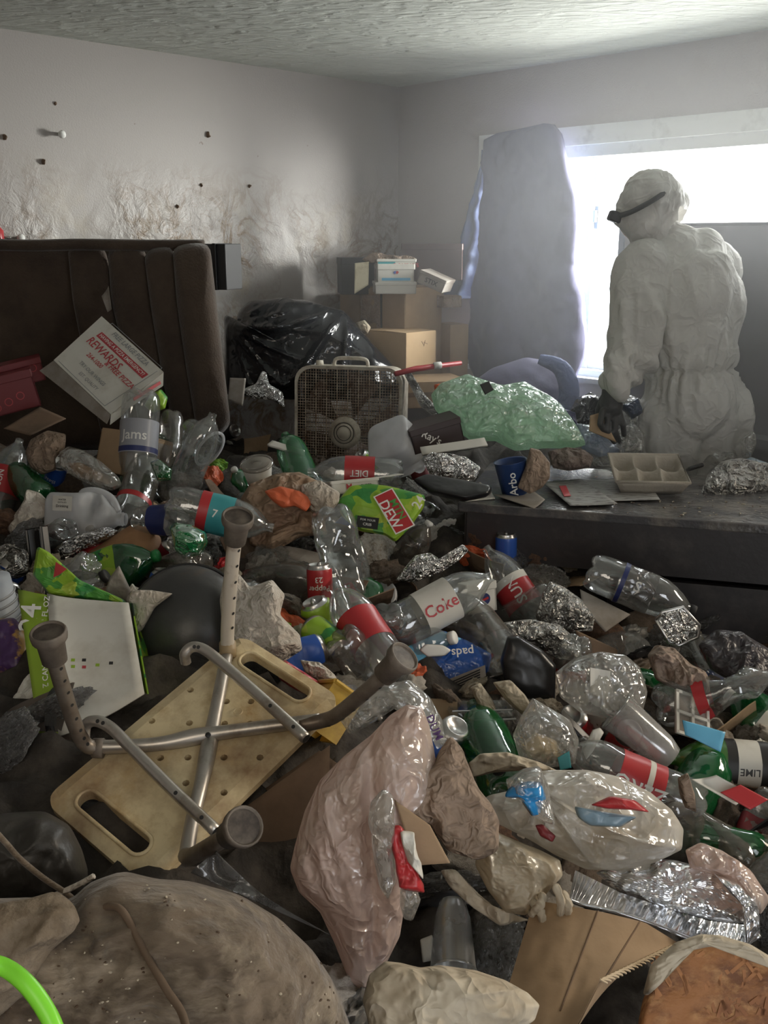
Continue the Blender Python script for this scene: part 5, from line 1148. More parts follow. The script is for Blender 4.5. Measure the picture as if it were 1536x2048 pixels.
# white cloth by the leg
lump('white_cloth', [(440, 1200), (450, 1140), (480, 1150), (500, 1175), (545, 1160), (570, 1190), (560, 1230), (600, 1270), (605, 1300), (560, 1330), (520, 1310), (470, 1300), (445, 1260)], m_tissue, 'dirty white cloth crumpled to the right of the tallest stool leg', 'cloth', y=2.05, lean=35, thick=.06, amp=.026, sc=11, kind='ridge', na=150, nr=34)
pc(640, 1176, 92, 8, 'red soda can with white script, standing upside down in the heap', mt=m_red, txt=[('Dr', .040, 1.0), ('Pepper', .064, .8), ('23', .088, .8)], ts=-.026, lift=.05)
pc(545, 1238, 120, 25, 'crushed green can twisted in the middle, left of the pair', mt=m_dew, seed=31, amt=1.2, lift=.04)
pc(640, 1235, 110, 20, 'crumpled lime green and yellow can piece below the red soda can', mt=m_lime, seed=32, amt=1.0, lift=.03)
pc(650, 1280, -40, 35, 'crushed green can with its silver end to the viewer', mt=m_dew, seed=33, amt=.7, lift=.05)
pc(600, 1312, 200, 20, 'crushed blue can beside the upper hand slot of the stool', mt=m_blue, seed=34, amt=.9, lift=.03)
pb(690, 1130, -75, 10, 'crushed clear bottle standing neck down behind the red soda can', seed=13, amt=.9, r=60, lift=.06, scale=1.1)
pb(668, 1205, 110, -50, 'small clear bottle base right of the red soda can', seed=14, amt=.2, r=30, lift=.03, scale=.8)
pb(728, 1262, 128, -38, 'clear bottle with a faded red label, base towards the viewer', seed=15, amt=.1, lab=m_red, y=2.12, r=60)
pb(880, 1208, 27, -12, 'ribbed clear bottle with a white label and red script', seed=16, amt=.12, lab=m_white, txt='Coke', tm=m_inkr, ts=.042, y=2.28, ribs=True, r=90, scale=1.0)
pb(965, 1262, 128, -45, 'clear bottle with its round lobed base towards the viewer', seed=17, amt=.05, y=2.3, lab=m_petd, r=50)
k, M = carton(965, 1225, 2.42, .09, .04, .07, 25, m_white, 'small white box with a round red and blue emblem, behind the lobed base', flaps=False, pitch=-10)
part(k, 'emblem', xf(lathe([(0, 0), (.016, 0)], 16), T((.01, -.001, .035)) @ RX(90)), m_navy, False, False); part(k, 'emblem_red', xf(box(.02, .001, .006, (0, 0, 0)), T((.01, -.002, .035)) @ RY(-15)), m_red, False, False)
pb(1030, 1182, 122, -22, 'clear bottle with a red label and white lettering near the dresser', seed=18, amt=.12, lab=m_red, txt='SUN', ts=.044, y=2.62, r=55, band=(m_white, .165, .188))
# blue pads pack
bp_ = thing('blue_package', at(890, 1330, 2.25), 'blue plastic packet of pads with pale print, in the middle of the heap', 'packet', M=T(at(885, 1345, 2.18)) @ RZ(14) @ RX(-30) @ RY(-12)); zone(890, 1330, 90)
part(bp_, 'wrap', inflate([(790, 1325), (810, 1295), (885, 1262), (940, 1285), (985, 1310), (975, 1350), (930, 1380), (850, 1398), (825, 1370)], at(890, 1330, 2.24), 40, .05, .06, .006, 14, 'ridge', 5, 110, 22, p=5), mat('blue_film', (.02, .10, .42), .22, coat=.4, bump=.5, crease=7))
part(bp_, 'light_band', inflate([(790, 1325), (810, 1295), (885, 1262), (925, 1278), (860, 1310), (830, 1330), (815, 1345)], at(855, 1305, 2.19), 40, .012, .01, .004, 14, 'ridge', 5, 70, 12, p=6), m_lblue)
part(bp_, 'pad_picture', inflate([(838, 1300), (850, 1288), (885, 1290), (903, 1300), (890, 1312), (855, 1314)], at(870, 1301, 2.155), 40, .004, .003, .001, 10, 'fbm', 2, 40, 6), m_inkw)
bi = bp_.matrix_world.inverted(); text('pads', .03, m_inkw, bp_, bi @ T(at(925, 1305, 2.15)) @ face(185, 40) @ T((0, 0, .004)))
part(bp_, 'barcode_panel', sheetq([at(893, 1360, 2.14), at(970, 1330, 2.16), at(972, 1352, 2.15), at(896, 1392, 2.12)], 4, 3, .001), m_cardgrey, False)
for i in range(5): part(bp_, 'text_line', sheetq([at(896, 1366+i*5, 2.13-.003*i), at(960, 1338+i*5, 2.15-.003*i), at(960, 1340+i*5, 2.15-.003*i), at(896, 1368+i*5, 2.13-.003*i)], 2, 2, .001), m_ink, False)
# black glossy bowl
lump('black_tray', [(1015, 1272), (1035, 1270), (1085, 1300), (1112, 1330), (1110, 1400), (1060, 1400), (1010, 1370), (1000, 1320)], m_black, 'glossy black plastic tray on its side, right of the blue packet', 'tray', y=2.15, lean=15, thick=.04, back=.06, amp=.004, sc=5, na=90, nr=18, p=4)
# foil
lump('foil_sheet', [(1085, 1185), (1100, 1162), (1130, 1175), (1165, 1200), (1190, 1235), (1185, 1262), (1150, 1265), (1100, 1255), (1070, 1235)], m_foild, 'crumpled foil sheet on the heap in front of the dresser, upper one', 'foil', y=2.42, lean=35, thick=.04, amp=.022, sc=20, flat=True, na=130, nr=28, kind='cell')
lump('foil_sheet', [(1005, 1245), (1060, 1238), (1120, 1250), (1160, 1285), (1165, 1320), (1120, 1320), (1060, 1290), (1010, 1275)], m_foild, 'crumpled foil sheet behind the black tray, lower one', 'foil', y=2.30, lean=35, thick=.04, amp=.022, sc=20, flat=True, na=130, nr=28, kind='cell')
lump('foil_twist', [(790, 1160), (830, 1110), (860, 1105), (890, 1125), (925, 1088), (938, 1100), (920, 1120), (880, 1145), (830, 1165)], m_foil, 'twisted foil strip left of the dresser corner', 'foil', y=2.55, lean=35, thick=.03, amp=.02, sc=24, flat=True, na=110, nr=18, kind='cell')
k = thing('foil_dish', at(1355, 1255, 2.30), 'small square foil dish tipped on edge, below the dresser', 'dish'); zone(1355, 1255, 50)
part(k, 'dish', inflate([(1312, 1240), (1325, 1225), (1365, 1215), (1398, 1250), (1395, 1272), (1358, 1290), (1340, 1285)], at(1355, 1253, 2.30), 25, .008, .03, .006, 40, 'cell', 4, 70, 14, p=8), m_foil, False)
part(k, 'rim', tube([at(x, y, 2.285) for x, y in ((1312, 1240), (1325, 1224), (1366, 1214), (1399, 1250), (1396, 1274), (1358, 1291), (1338, 1286), (1312, 1240))], .004, 6), m_alu)
pb(1280, 1180, -22, 12, 'clear bottle with a dark blue label band, half under the dresser', seed=19, amt=.25, lab=m_greybag, band=(m_navy, .092, .105), txt='S', ts=.04, y=2.50, r=60, capm=m_dark)
sheet('cardboard_sheet', [(1160, 1180), (1260, 1230), (1210, 1265), (1165, 1215)], m_cardgrey, 'grey brown cardboard under the bottle with the dark blue band', 'cardboard', y=2.45, lean=60)
sheet('cardboard_sheet', [(1150, 1260), (1235, 1300), (1230, 1330), (1165, 1310)], m_cardd, 'plain brown cardboard piece right of the lower foil sheet', 'cardboard', y=2.3, lean=35)
lump('rag', [(1295, 1310), (1310, 1290), (1345, 1295), (1380, 1330), (1415, 1350), (1420, 1385), (1395, 1400), (1350, 1380), (1310, 1360)], mat('pinkish_rag', (.33, .26, .21), .9, col2=(.2, .14, .11), scale=7, bump=.7, crease=12), 'stained pinkish brown rag below the small foil dish', 'rag', y=2.12, lean=45, thick=.05, amp=.035, sc=14, na=110, nr=26)
lump('dark_bag', [(1395, 1290), (1430, 1260), (1480, 1265), (1536, 1300), (1560, 1340), (1536, 1375), (1480, 1370), (1420, 1340)], mat('translucent_dark_bag', (.05, .045, .05), .35, bump=.6, crease=10), 'dark shiny crumpled bag at the right edge below the dresser', 'bag', y=2.2, lean=50, thick=.05, amp=.02, sc=12, na=100, nr=22)
cbx = thing('clear_food_bag', at(1200, 1385, 2.0), 'clear plastic bag with a paper label inside, left of the stained rag', 'bag'); zone(1200, 1385, 90)
part(cbx, 'film', inflate([(1110, 1345), (1150, 1315), (1200, 1303), (1250, 1310), (1280, 1335), (1295, 1385), (1285, 1425), (1230, 1440), (1160, 1425), (1120, 1395)], at(1200, 1375, 2.0), 38, .06, .03, .014, 11, 'ridge', 7, 140, 32), m_clearbag)
part(cbx, 'paper_label', sheetq([at(1180, 1335, 1.955), at(1220, 1342, 1.955), at(1219, 1405, 1.93), at(1180, 1385, 1.935)], 5, 6, .001, .003), m_white, False)
k = thing('clamshell', at(965, 1450, 1.9), 'clear hinged food box below the blue packet', 'box', M=T(at(965, 1455, 1.92)) @ RZ(3) @ RX(-14)); zone(965, 1450, 70)
part(k, 'tray', rbox(.135, .10, .045, .012, 3, (0, .05, -.005)), m_pet, False, False); part(k, 'lid', rbox(.142, .106, .018, .012, 3, (0, .05, .028)), m_pet, False, False)
part(k, 'rim', join(tube([(-.072, -.004, .018), (.072, -.004, .018), (.072, .104, .018), (-.072, .104, .018), (-.072, -.004, .018)], .002, 5), tube([(-.066, -.002, .038), (.066, -.002, .038)], .0016, 5)), m_milk, False, False)
pb(982, 1502, 110, -60, 'green bottle with its lobed base up, under the clear food box', mt=m_petg, seed=20, amt=.1, y=1.85, r=45)
lump('clear_bag', [(1025, 1470), (1040, 1435), (1065, 1395), (1090, 1410), (1140, 1440), (1158, 1480), (1150, 1530), (1100, 1535), (1040, 1520)], m_clearbag, 'clear bag with a yellowed lump inside, above the grocery bag', 'bag', y=1.80, lean=25, thick=.06, amp=.018, sc=13, na=140, nr=30)
lump('stale_bread', [(1040, 1490), (1070, 1465), (1110, 1480), (1130, 1520), (1090, 1530), (1050, 1520)], mat('yellow_bread', (.50, .38, .20), .9, bump=.4, bscale=30), 'yellowed lump of bread inside the clear bag', 'bread', y=1.83, lean=30, thick=.035, amp=.01)
sheet('teal_label', [(1115, 1515), (1138, 1502), (1142, 1535), (1120, 1540)], m_teal, 'small teal label low on the clear bag above the grocery bag', 'label', y=1.72, lean=20)
lump('cream_paper', [(935, 1528), (960, 1508), (1010, 1505), (1080, 1525), (1120, 1545), (1110, 1560), (1050, 1540), (980, 1545), (945, 1555)], m_cream, 'curled cream paper sheet above the neck of the grocery bag', 'paper', y=1.68, lean=45, thick=.03, amp=.02, sc=14, na=100, nr=20)
pc(1246, 1478, 90, 62, 'dark red drink can lying with its top towards the viewer', mt=m_red, lift=.05, r=45)
lump('bread_slice', [(1262, 1452), (1285, 1448), (1300, 1470), (1290, 1490), (1270, 1480)], m_cream, 'cream bread slice behind the dark red can', 'bread', y=2.0, lean=40, thick=.012, amp=.004)
cup(T(at(1345, 1518, 1.86)) @ frame(140, -12), 'large frosted clear cup lying right of the dark red can', m_cup, .036, .15); zone(1340, 1510, 60)
lump('white_spoon_strip', [(1165, 1500), (1185, 1460), (1200, 1455), (1208, 1465), (1185, 1505), (1172, 1520)], m_white, 'white folded plastic strip left of the dark red can', 'strip', y=1.85, lean=30, thick=.008, amp=.002)
pb(1262, 1558, 157, -8, 'big clear bottle with a red, white and blue label above the grocery bag', seed=22, amt=.22, lab=m_red, txt='ZERO', ts=.044, y=1.78, r=100, band=(m_white, .118, .130))
k = thing('compartment_tray', at(1385, 1430, 2.0), 'white plastic tray with square pockets on the right of the heap', 'tray', M=T(at(1385, 1432, 2.0)) @ RZ(-12) @ RX(38) @ RY(28)); zone(1385, 1430, 50)
part(k, 'sheet', join(*[box(.085, .007, .006, (0, y, 0)) for y in (-.05, 0, .05)]+[box(.007, .106, .006, (x, 0, 0)) for x in (-.04, 0, .04)]), m_white, False, False)
for x in (-.02, .02):
    for y in (-.025, .025): part(k, 'pocket', box(.032, .042, .014, (x, y, -.010)), m_cardgrey, False, False)
sheet('blister_pack', [(1365, 1440), (1450, 1465), (1440, 1505), (1370, 1470)], m_lblue, 'faded blue white packet leaning under the pocket tray', 'packet', y=1.9, lean=40, amp=.004)
pb(1440, 1385, 20, 20, 'crushed clear bottle with a red label scrap, right of the stained rag', seed=23, amt=1.0, y=2.05, band=(m_red, .10, .13), r=60)
pb(1478, 1530, 176, -6, 'lime green bottle with a black label at the right edge', mt=film('lime_plastic', (.16, .55, .08), .6, .08, .22, .5, .1), seed=24, amt=.15, lab=m_ink, band=(m_white, .115, .165), y=1.95, r=70, txt='LIME', tm=m_ink, ts=.022)
sheet('leaflet', [(1380, 1560), (1430, 1552), (1500, 1590), (1470, 1612)], m_white, 'white and red folded leaflet right of the big clear bottle', 'leaflet', y=1.62, lean=45, bend=.01)
sheet('red_leaflet', [(1440, 1585), (1480, 1570), (1536, 1600), (1500, 1620)], m_red, 'glossy red card at the right edge under the leaflet', 'card', y=1.60, lean=45)
lump('brown_peel', [(1355, 1555), (1375, 1545), (1390, 1590), (1392, 1625), (1370, 1615), (1360, 1590)], m_kraft, 'curled brown strip at the base of the big clear bottle', 'strip', y=1.62, lean=20, thick=.015, amp=.01)
pb(1470, 1655, -10, 10, 'pale clear bottle at the right edge above the pink crumpled bag', seed=25, amt=.3, scale=.8, y=1.85, r=60)
pb(1455, 1690, -8, 18, 'green bottle with a green cap, right of the grocery bag', mt=m_petg, seed=26, amt=.3, y=1.72, capm=MT['green_cap'], scale=.75, r=50)
lump('plastic_bag', [(1370, 1700), (1400, 1685), (1440, 1700), (1500, 1740), (1540, 1800), (1520, 1830), (1470, 1770), (1420, 1745), (1380, 1735)], m_pinkbag, 'small pink crumpled bag right of the roasting pan', 'bag', y=1.45, lean=45, thick=.04, amp=.02, sc=15, na=110, nr=24)
lump('clear_bag', [(680, 1440), (700, 1400), (760, 1370), (820, 1360), (860, 1395), (885, 1440), (890, 1490), (850, 1440), (800, 1410), (740, 1450), (700, 1470)], m_clearbag, 'clear plastic bag sheet behind the top of the pink bag', 'bag', y=1.62, lean=35, thick=.05, amp=.018, sc=12, na=140, nr=30, cen=(780, 1410))
text_c = thing('label_scrap', at(868, 1450, 1.50), 'curved purple lettering scrap in the clear bag, right of the pink bag top', 'scrap', M=T(at(868, 1455, 1.5)) @ face(-65, 20))
part(text_c, 'film', box(.07, .022, .0006), m_clearbag, False, False); text('DUM', .02, m_purple, text_c, T((0, 0, .001)))
k = thing('yellow_tub', at(665, 1420, 1.66), 'yellow stained plastic crate corner behind the right stool leg', 'crate', M=T(at(668, 1425, 1.72)) @ RZ(20) @ RX(-25) @ RY(42)); zone(668, 1425, 50)
part(k, 'wall', join(box(.004, .12, .10, (-.03, .05, 0)), box(.07, .004, .10, (0, -.01, 0)), box(.004, .12, .10, (.03, .05, 0)), box(.07, .004, .10, (0, .11, 0))), m_yellow, False, False)
part(k, 'rim', join(tube([(-.034, -.014, .05), (.034, -.014, .05), (.034, .114, .05), (-.034, .114, .05), (-.034, -.014, .05)], .005, 6)), m_yellow, False, False)
lump('red_wrapper', [(545, 1335), (570, 1320), (610, 1345), (640, 1365), (625, 1395), (590, 1380), (560, 1360)], m_red, 'red and white wrapper seen through the upper hand slot of the stool', 'wrapper', y=1.85, lean=40, thick=.02, amp=.015, sc=20)
lump('white_wad', [(600, 1320), (640, 1325), (670, 1350), (680, 1375), (640, 1365), (610, 1345)], m_tissue, 'white wadded tissue above the yellow crate', 'tissue', y=1.92, lean=40, thick=.03, amp=.02, sc=22)
for pts, lb in (([(985, 1365), (1020, 1360), (1050, 1390), (1075, 1430), (1050, 1435), (1010, 1400)], 'crumpled cream paper towel under the black tray'), ([(940, 1375), (960, 1365), (985, 1400), (1000, 1440), (965, 1430)], 'thin cream peel of paper left of the paper towel')):
    lump('paper_towel', pts, m_cream, lb, 'paper', y=1.98, lean=35, thick=.03, amp=.02, sc=18)
# ------------------------------------------------------------------ the worker in a white coverall, stooping at the window
def capsules(L):
    ms = []
    for (a, ra, b, rb) in L:
        a, b = Vector(a), Vector(b); d = (b-a); n = max(2, int(d.length/.03))
        ms.append(tube([a.lerp(b, i/n) for i in range(n+1)], [ra+(rb-ra)*i/n for i in range(n+1)], 18))
        for c, r in ((a, ra), (b, rb)): ms.append((ICO[3][0]*r*1.0+np.array(c), ICO[3][1]))
    return join(*ms)
def remesh(m, vox, it=6):
    me = mesh('tmp', m, None); o = bpy.data.objects.new('tmp', me); COL.objects.link(o)
    r = o.modifiers.new('r', 'REMESH'); r.mode = 'VOXEL'; r.voxel_size = vox
    s = o.modifiers.new('s', 'SMOOTH'); s.factor = .6; s.iterations = it
    dg = bpy.context.evaluated_depsgraph_get(); e = o.evaluated_get(dg); q = e.to_mesh()
    V = np.array([tuple(v.co) for v in q.vertices]); F = [tuple(p.vertices) for p in q.polygons]; N = np.array([tuple(v.normal) for v in q.vertices])
    e.to_mesh_clear(); bpy.data.objects.remove(o); bpy.data.meshes.remove(me)
    return V, F, N
PY = 3.50
def pp(px, py, dy=0.0): return at(px, py, PY+dy)
K = FPX/ (PY*1.04)
def px_(r): return r/K
foot = .16
hipc = pp(1390, 815)
body = [
 (pp(1383, 800), px_(84), pp(1378, 745), px_(72)), (pp(1352, 800), px_(56), pp(1418, 800), px_(56)),
 (pp(1378, 745), px_(72), pp(1376, 700), px_(74)), (pp(1345, 720), px_(52), pp(1400, 712), px_(58)),
 (pp(1376, 700), px_(78), pp(1368, 590), px_(98)), (pp(1330, 590), px_(62), pp(1412, 600), px_(66)),
 (pp(1368, 590), px_(90), pp(1350, 520), px_(60)), (pp(1300, 515), px_(40), pp(1405, 510), px_(44)),
 (pp(1330, 500, .02), px_(48), pp(1310, 455, .03), px_(34)),
 # left arm: sleeve hangs, forearm reaches left to the glove
 (pp(1290, 530, -.08), px_(44), pp(1276, 620, -.13), px_(42)), (pp(1276, 620, -.13), px_(42), pp(1270, 690, -.15), px_(40)),
 (pp(1270, 690, -.15), px_(40), pp(1250, 735, -.18), px_(33)), (pp(1250, 735, -.18), px_(33), pp(1232, 762, -.20), px_(24)),
 (pp(1268, 715, -.16), px_(36), pp(1255, 752, -.18), px_(28)),
 # right arm, mostly hidden on the far side
 (pp(1425, 530, .12), px_(44), pp(1420, 620, .22), px_(40)), (pp(1420, 620, .22), px_(38), pp(1330, 700, .35), px_(28)),
]
lf, rf_ = pp(1335, 860), pp(1436, 860)
for (a, s) in ((pp(1350, 830), -1), (pp(1424, 830), 1)):
    knee = Vector((a.x+s*.01, a.y+.02, .62)); ank = Vector((a.x+s*.02, a.y-.02, .14))
    body += [(a, px_(68), knee, .088), (knee, .088, ank, .07)]
V, F, N = remesh(capsules(body), .009, 6)
# gathered waist, folds running from shoulders and waist
wz = pp(1380, 735).z; sz = pp(1350, 490).z
cxw = pp(1380, 735).x
h = np.zeros(len(V))
band = np.exp(-((V[:, 2]-wz)/.10)**2)
ang = np.arctan2(V[:, 1]-PY, V[:, 0]-cxw)
h += band*.010*np.sin(ang*22+2*vn(V*6, 3))
h -= .016*np.exp(-((V[:, 2]-wz)/.014)**2)*(V[:, 0] > pp(1300, 735).x)
W3 = np.stack([V[:, 0]*9+.8*vn(V*3, 1), V[:, 1]*9, V[:, 2]*2.6+V[:, 0]*3], 1)
h += .019*ridge(W3, 5, 2)*np.clip((sz-V[:, 2])/.05, .3, 1)
h += .003*ridge(V*13, 8, 2)
slv = np.exp(-((V[:, 0]-pp(1245, 730).x)/.07)**2)*np.exp(-((V[:, 2]-pp(1245, 730).z)/.09)**2)
h += slv*.014*np.sin((V[:, 2]*.8+V[:, 0]*.6)*95)
V = V+N*h[:, None]
person = thing('person', (pp(1385, 800).x, PY, .07), 'person in white hooded coverall stooping left by the window, reaching into bags', 'person')
m_suit = bpy.data.materials.new('white_coverall'); m_suit.use_nodes = True; _n = m_suit.node_tree; _p = _n.nodes['Principled BSDF']
_p.inputs['Base Color'].default_value = (.64, .635, .61, 1); _p.inputs['Roughness'].default_value = .75; _p.inputs['Specular IOR Level'].default_value = .25
_t = _n.nodes.new('ShaderNodeBsdfTranslucent'); _t.inputs[0].default_value = (.80, .78, .72, 1); _m = _n.nodes.new('ShaderNodeMixShader'); _m.inputs[0].default_value = .18
_n.links.new(_p.outputs[0], _m.inputs[1]); _n.links.new(_t.outputs[0], _m.inputs[2]); _n.links.new(_m.outputs[0], _n.nodes['Material Output'].inputs[0])
_c = creases(_n, _n.nodes.new('ShaderNodeTexCoord').outputs['Object'], 7); _b = _n.nodes.new('ShaderNodeBump'); _b.inputs['Strength'].default_value = .55; _b.inputs['Distance'].default_value = .012
_n.links.new(_c, _b.inputs['Height']); _n.links.new(_b.outputs[0], _p.inputs['Normal'])
part(person, 'coverall', (V, F), m_suit)
# head with a face, turned down and to the left
m_skin = mat('skin', (.42, .26, .19), .5); m_glove = mat('dark_work_glove', (.045, .047, .05), .6, bump=.3, bscale=60)
hc = pp(1293, 418, .0)
HM = T(hc) @ RZ(78) @ RX(26)            # face looks along local -y: to the left and down
def headf():
    V, F = ICO[4]; V = V*np.array((.072, .092, .112)); y = -V[:, 1]; z = V[:, 2]; x = V[:, 0]
    fr = y > 0
    g = lambda cx, cz, s: np.exp(-((x-cx)**2+(z-cz)**2)/s**2)*fr
    d = .020*g(0, -.022, .016)+.012*g(0, -.005, .010)-.010*g(.030, .008, .014)-.010*g(-.030, .008, .014)+.006*g(0, .030, .030)+.005*g(0, -.058, .018)+.008*g(0, -.092, .022)
    V = V.copy(); V[:, 1] -= d; V[:, 0] *= 1-.18*np.clip(-z/.11, 0, 1); return V, F
hd = part(person, 'head', xf(headf(), HM), m_skin)
for s in (-1, 1):
    part(hd, 'eye', xf((ICO[3][0]*.0115, ICO[3][1]), HM @ T((s*.030, -.079, .008))), m_inkw); part(hd, 'ear', xf((ICO[3][0]*np.array((.008, .018, .030)), ICO[3][1]), HM @ T((s*.074, .0, .0))), m_skin)
part(hd, 'mouth', xf((ICO[3][0]*np.array((.022, .006, .006)), ICO[3][1]), HM @ T((0, -.084, -.055))), mat('lips', (.30, .12, .10), .5))
# hood: shell round the head, open at the face, slack bulge behind the neck
hood = [(pp(1300, 408), px_(58), pp(1306, 425), px_(52)), (pp(1325, 420, .02), px_(40), pp(1336, 412, .03), px_(33)), (pp(1290, 395), px_(42), pp(1322, 388, .02), px_(34)), (pp(1285, 440, -.0), px_(36), pp(1308, 470), px_(32)), (pp(1310, 455), px_(38), pp(1330, 485), px_(40)), (pp(1272, 430, -.01), px_(36), pp(1280, 450, -.01), px_(30))]
V, F, N = remesh(capsules(hood), .009, 4)
hinv = HM.inverted(); Q = V @ np.array(hinv)[:3, :3].T+np.array(hinv)[:3, 3]
V = V+N*(.006*ridge(V*16, 3, 3)+.005*ridge(np.stack([V[:, 0]*26, V[:, 1]*10, V[:, 2]*12], 1), 7, 2))[:, None]
open_ = (Q[:, 1] < -.062) & (np.abs(Q[:, 0]) < .058) & (Q[:, 2] < .055) & (Q[:, 2] > -.13)
F = [f for f in F if not all(open_[i] for i in f)]
part(person, 'hood', (V, F), m_suit)
st = [pp(1236, 432, -.02), pp(1262, 424, -.105), pp(1300, 404, -.125), pp(1335, 382, -.09), pp(1352, 374, .0), pp(1345, 378, .09), pp(1300, 400, .13), pp(1255, 428, .08), pp(1236, 432, -.02)]
V, F = tube(curve(st, 6), .009, 8); part(person, 'headlamp_strap', (V, F), mat('dark_grey_strap', (.05, .05, .05), .8))
lp = part(person, 'headlamp', xf(rbox(.045, .05, .035, .01), T(pp(1230, 434, -.02)) @ RX(0) @ RY(20)), m_dark, False)
part(lp, 'lamp_lens', xf(lathe([(0, .003), (.012, .002), (.013, 0)], 16), T(pp(1221, 436, -.02)) @ Vector((-1, 0, -.25)).to_track_quat('Z', 'Y').to_matrix().to_4x4()), m_alu)
msk = part(person, 'face_mask', xf((ICO[3][0]*np.array((.05, .035, .045)), ICO[3][1]), HM @ T((0, -.082, -.045))), m_inkw)
# gloved hand with five fingers, closing on the cardboard
wr = pp(1226, 775, -.20); pm = pp(1222, 812, -.21)
hand = [(pp(1236, 758, -.19), px_(21), wr, px_(20)), (wr, px_(19), pm, px_(20)), (pp(1213, 805, -.20), px_(13), pp(1232, 812, -.20), px_(13))]
fg = [((1205, 822), (1200, 848), (1212, 868)), ((1216, 828), (1214, 860), (1228, 884)), ((1228, 830), (1230, 862), (1240, 884)), ((1238, 824), (1246, 850), (1248, 870))]
for i, (a, b, c) in enumerate(fg):
    dy = -.24+.012*i
    hand += [(pp(*a, dy), .0115, pp(*b, dy-.02), .0105), (pp(*b, dy-.02), .0105, pp(*c, dy+.01), .009)]
hand += [(pp(1208, 795, -.17), .014, pp(1196, 822, -.15), .012), (pp(1196, 822, -.15), .012, pp(1206, 846, -.16), .010)]
V, F, N = remesh(capsules(hand), .0045, 2); part(person, 'glove', (V, F), m_glove)
V, F = tube(curve([pp(1248, 741, -.185), pp(1238, 752, -.19), pp(1229, 764, -.195)], 4), [px_(25), px_(27), px_(26), px_(24), px_(27), px_(25), px_(23), px_(24), px_(22)], 20, False)
part(person, 'cuff', (V+.0*V, F), m_suit)
rh = [(pp(1330, 700, .35), .03, pp(1318, 740, .36), .032)]+[(pp(1308+i*7, 745, .35), .011, pp(1304+i*8, 775, .33), .009) for i in range(4)]+[(pp(1335, 735, .36), .012, pp(1344, 760, .34), .010)]
V, F, N = remesh(capsules(rh), .006, 2); part(person, 'glove', (V, F), m_glove)
for s, a in ((-1, pp(1350, 830)), (1, pp(1432, 830))):
    x = a.x+s*.02
    part(person, 'boot', xf(rbox(.10, .28, .10, .04), T((x, PY-.05, .06))), m_black)
sheet('cardboard_piece', [(1180, 832), (1200, 826), (1240, 868), (1228, 890)][:2]+[(1232, 885), (1178, 862)], m_card, 'brown cardboard piece held in the gloved hand', 'cardboard', y=3.27, lean=30, th=.006)

# ------------------------------------------------------------------ things on and behind the dresser
def onD(px, py): return atz(px, py, DZ+.003)
lump('green_plastic_bag', [(862, 790), (880, 770), (930, 752), (960, 765), (1000, 775), (1050, 768), (1090, 790), (1120, 810), (1150, 850), (1172, 890), (1150, 895), (1090, 895), (1030, 900), (990, 880), (940, 880), (900, 850), (870, 820)], m_greenbag,
     'large pale green plastic bag heaped at the left end of the dresser', 'bag', y=3.32, lean=50, thick=.13, back=.08, amp=.030, sc=13, na=260, nr=64, seed=5, kind='cell')
sheet('black_label', [(960, 770), (978, 763), (987, 780), (970, 790)], m_ink, 'small black square scrap on the pale green bag', 'label', y=3.20, lean=50)
lump('orange_wrapper', [(868, 770), (890, 766), (905, 772), (890, 785), (870, 785)], m_orange, 'orange wrapper edge behind the pale green bag', 'wrapper', y=3.45, lean=45, thick=.02)
k, M = carton(880, 895, 3.12, .17, .12, .07, 12, mat('maroon_black_card', (.045, .03, .03), .5), 'dark maroon food carton with white script, left of the green bag', flaps=False, roll=-14)
text("Ray's", .035, m_inkw, k, T((-.02, -.002, .04)) @ RX(90) @ RZ(-40))
sheet('carton_strip', [(840, 897), (968, 878), (975, 893), (845, 912)], m_white, 'long white printed carton strip left of the dark blue cup', 'carton', y=3.02, lean=40, th=.01)
text('NUTRITION  FACTS', .014, m_ink, COL.objects['carton_strip.001'], COL.objects['carton_strip.001'].matrix_world.inverted() @ T(at(905, 893, 3.0)) @ face(8, 45, 0) @ T((0, 0, .004)))
lump('foil_clump', [(845, 920), (862, 905), (900, 910), (930, 915), (962, 935), (950, 960), (900, 965), (860, 950)], m_foil, 'bright crumpled foil clump left of the dark blue cup', 'foil', y=2.95, lean=50, thick=.05, amp=.03, sc=24, flat=True, kind='cell', na=120, nr=26)
lump('black_tray', [(825, 960), (850, 950), (940, 965), (985, 975), (980, 990), (930, 1000), (860, 985)], m_black, 'flat black plastic tray left of the papers on the dresser', 'tray', y=2.80, lean=65, thick=.02, back=.03, amp=.002, p=5)
lump('napkins', [(930, 985), (960, 965), (985, 985), (970, 1000), (940, 1000)], m_tissue, 'grey white napkin wad at the dresser corner', 'paper', z=DZ+.01, lean=60, thick=.02, amp=.012, sc=24)
sheet('flyer', [(925, 985), (978, 978), (990, 998), (930, 1004)], m_white, 'white flyer with a red burst at the dresser left corner', 'flyer', p0=onD(950, 992), lean=88)
lump('red_burst', [(955, 985), (965, 980), (978, 986), (972, 994), (960, 994)], m_red, 'red starburst on the flyer at the dresser corner', 'sticker', z=DZ+.008, lean=88, thick=.002, back=.001, amp=0)
k = thing('paper_cup', at(1023, 955, 2.95), 'dark blue paper cup with white script lying on the dresser', 'cup', M=T(at(1025, 957, 2.96)) @ frame(100, 15)); zone(1023, 955, 40)
part(k, 'body', lathe([(0, -.05), (.038, -.05), (.050, .055), (.052, .058), (.047, .055), (.036, -.04)], 28), mat('dark_blue_cup', (.02, .05, .16), .4), True, False)
text('Arbor', .035, m_inkw, k, None, (.0465, 0, -8, 1))
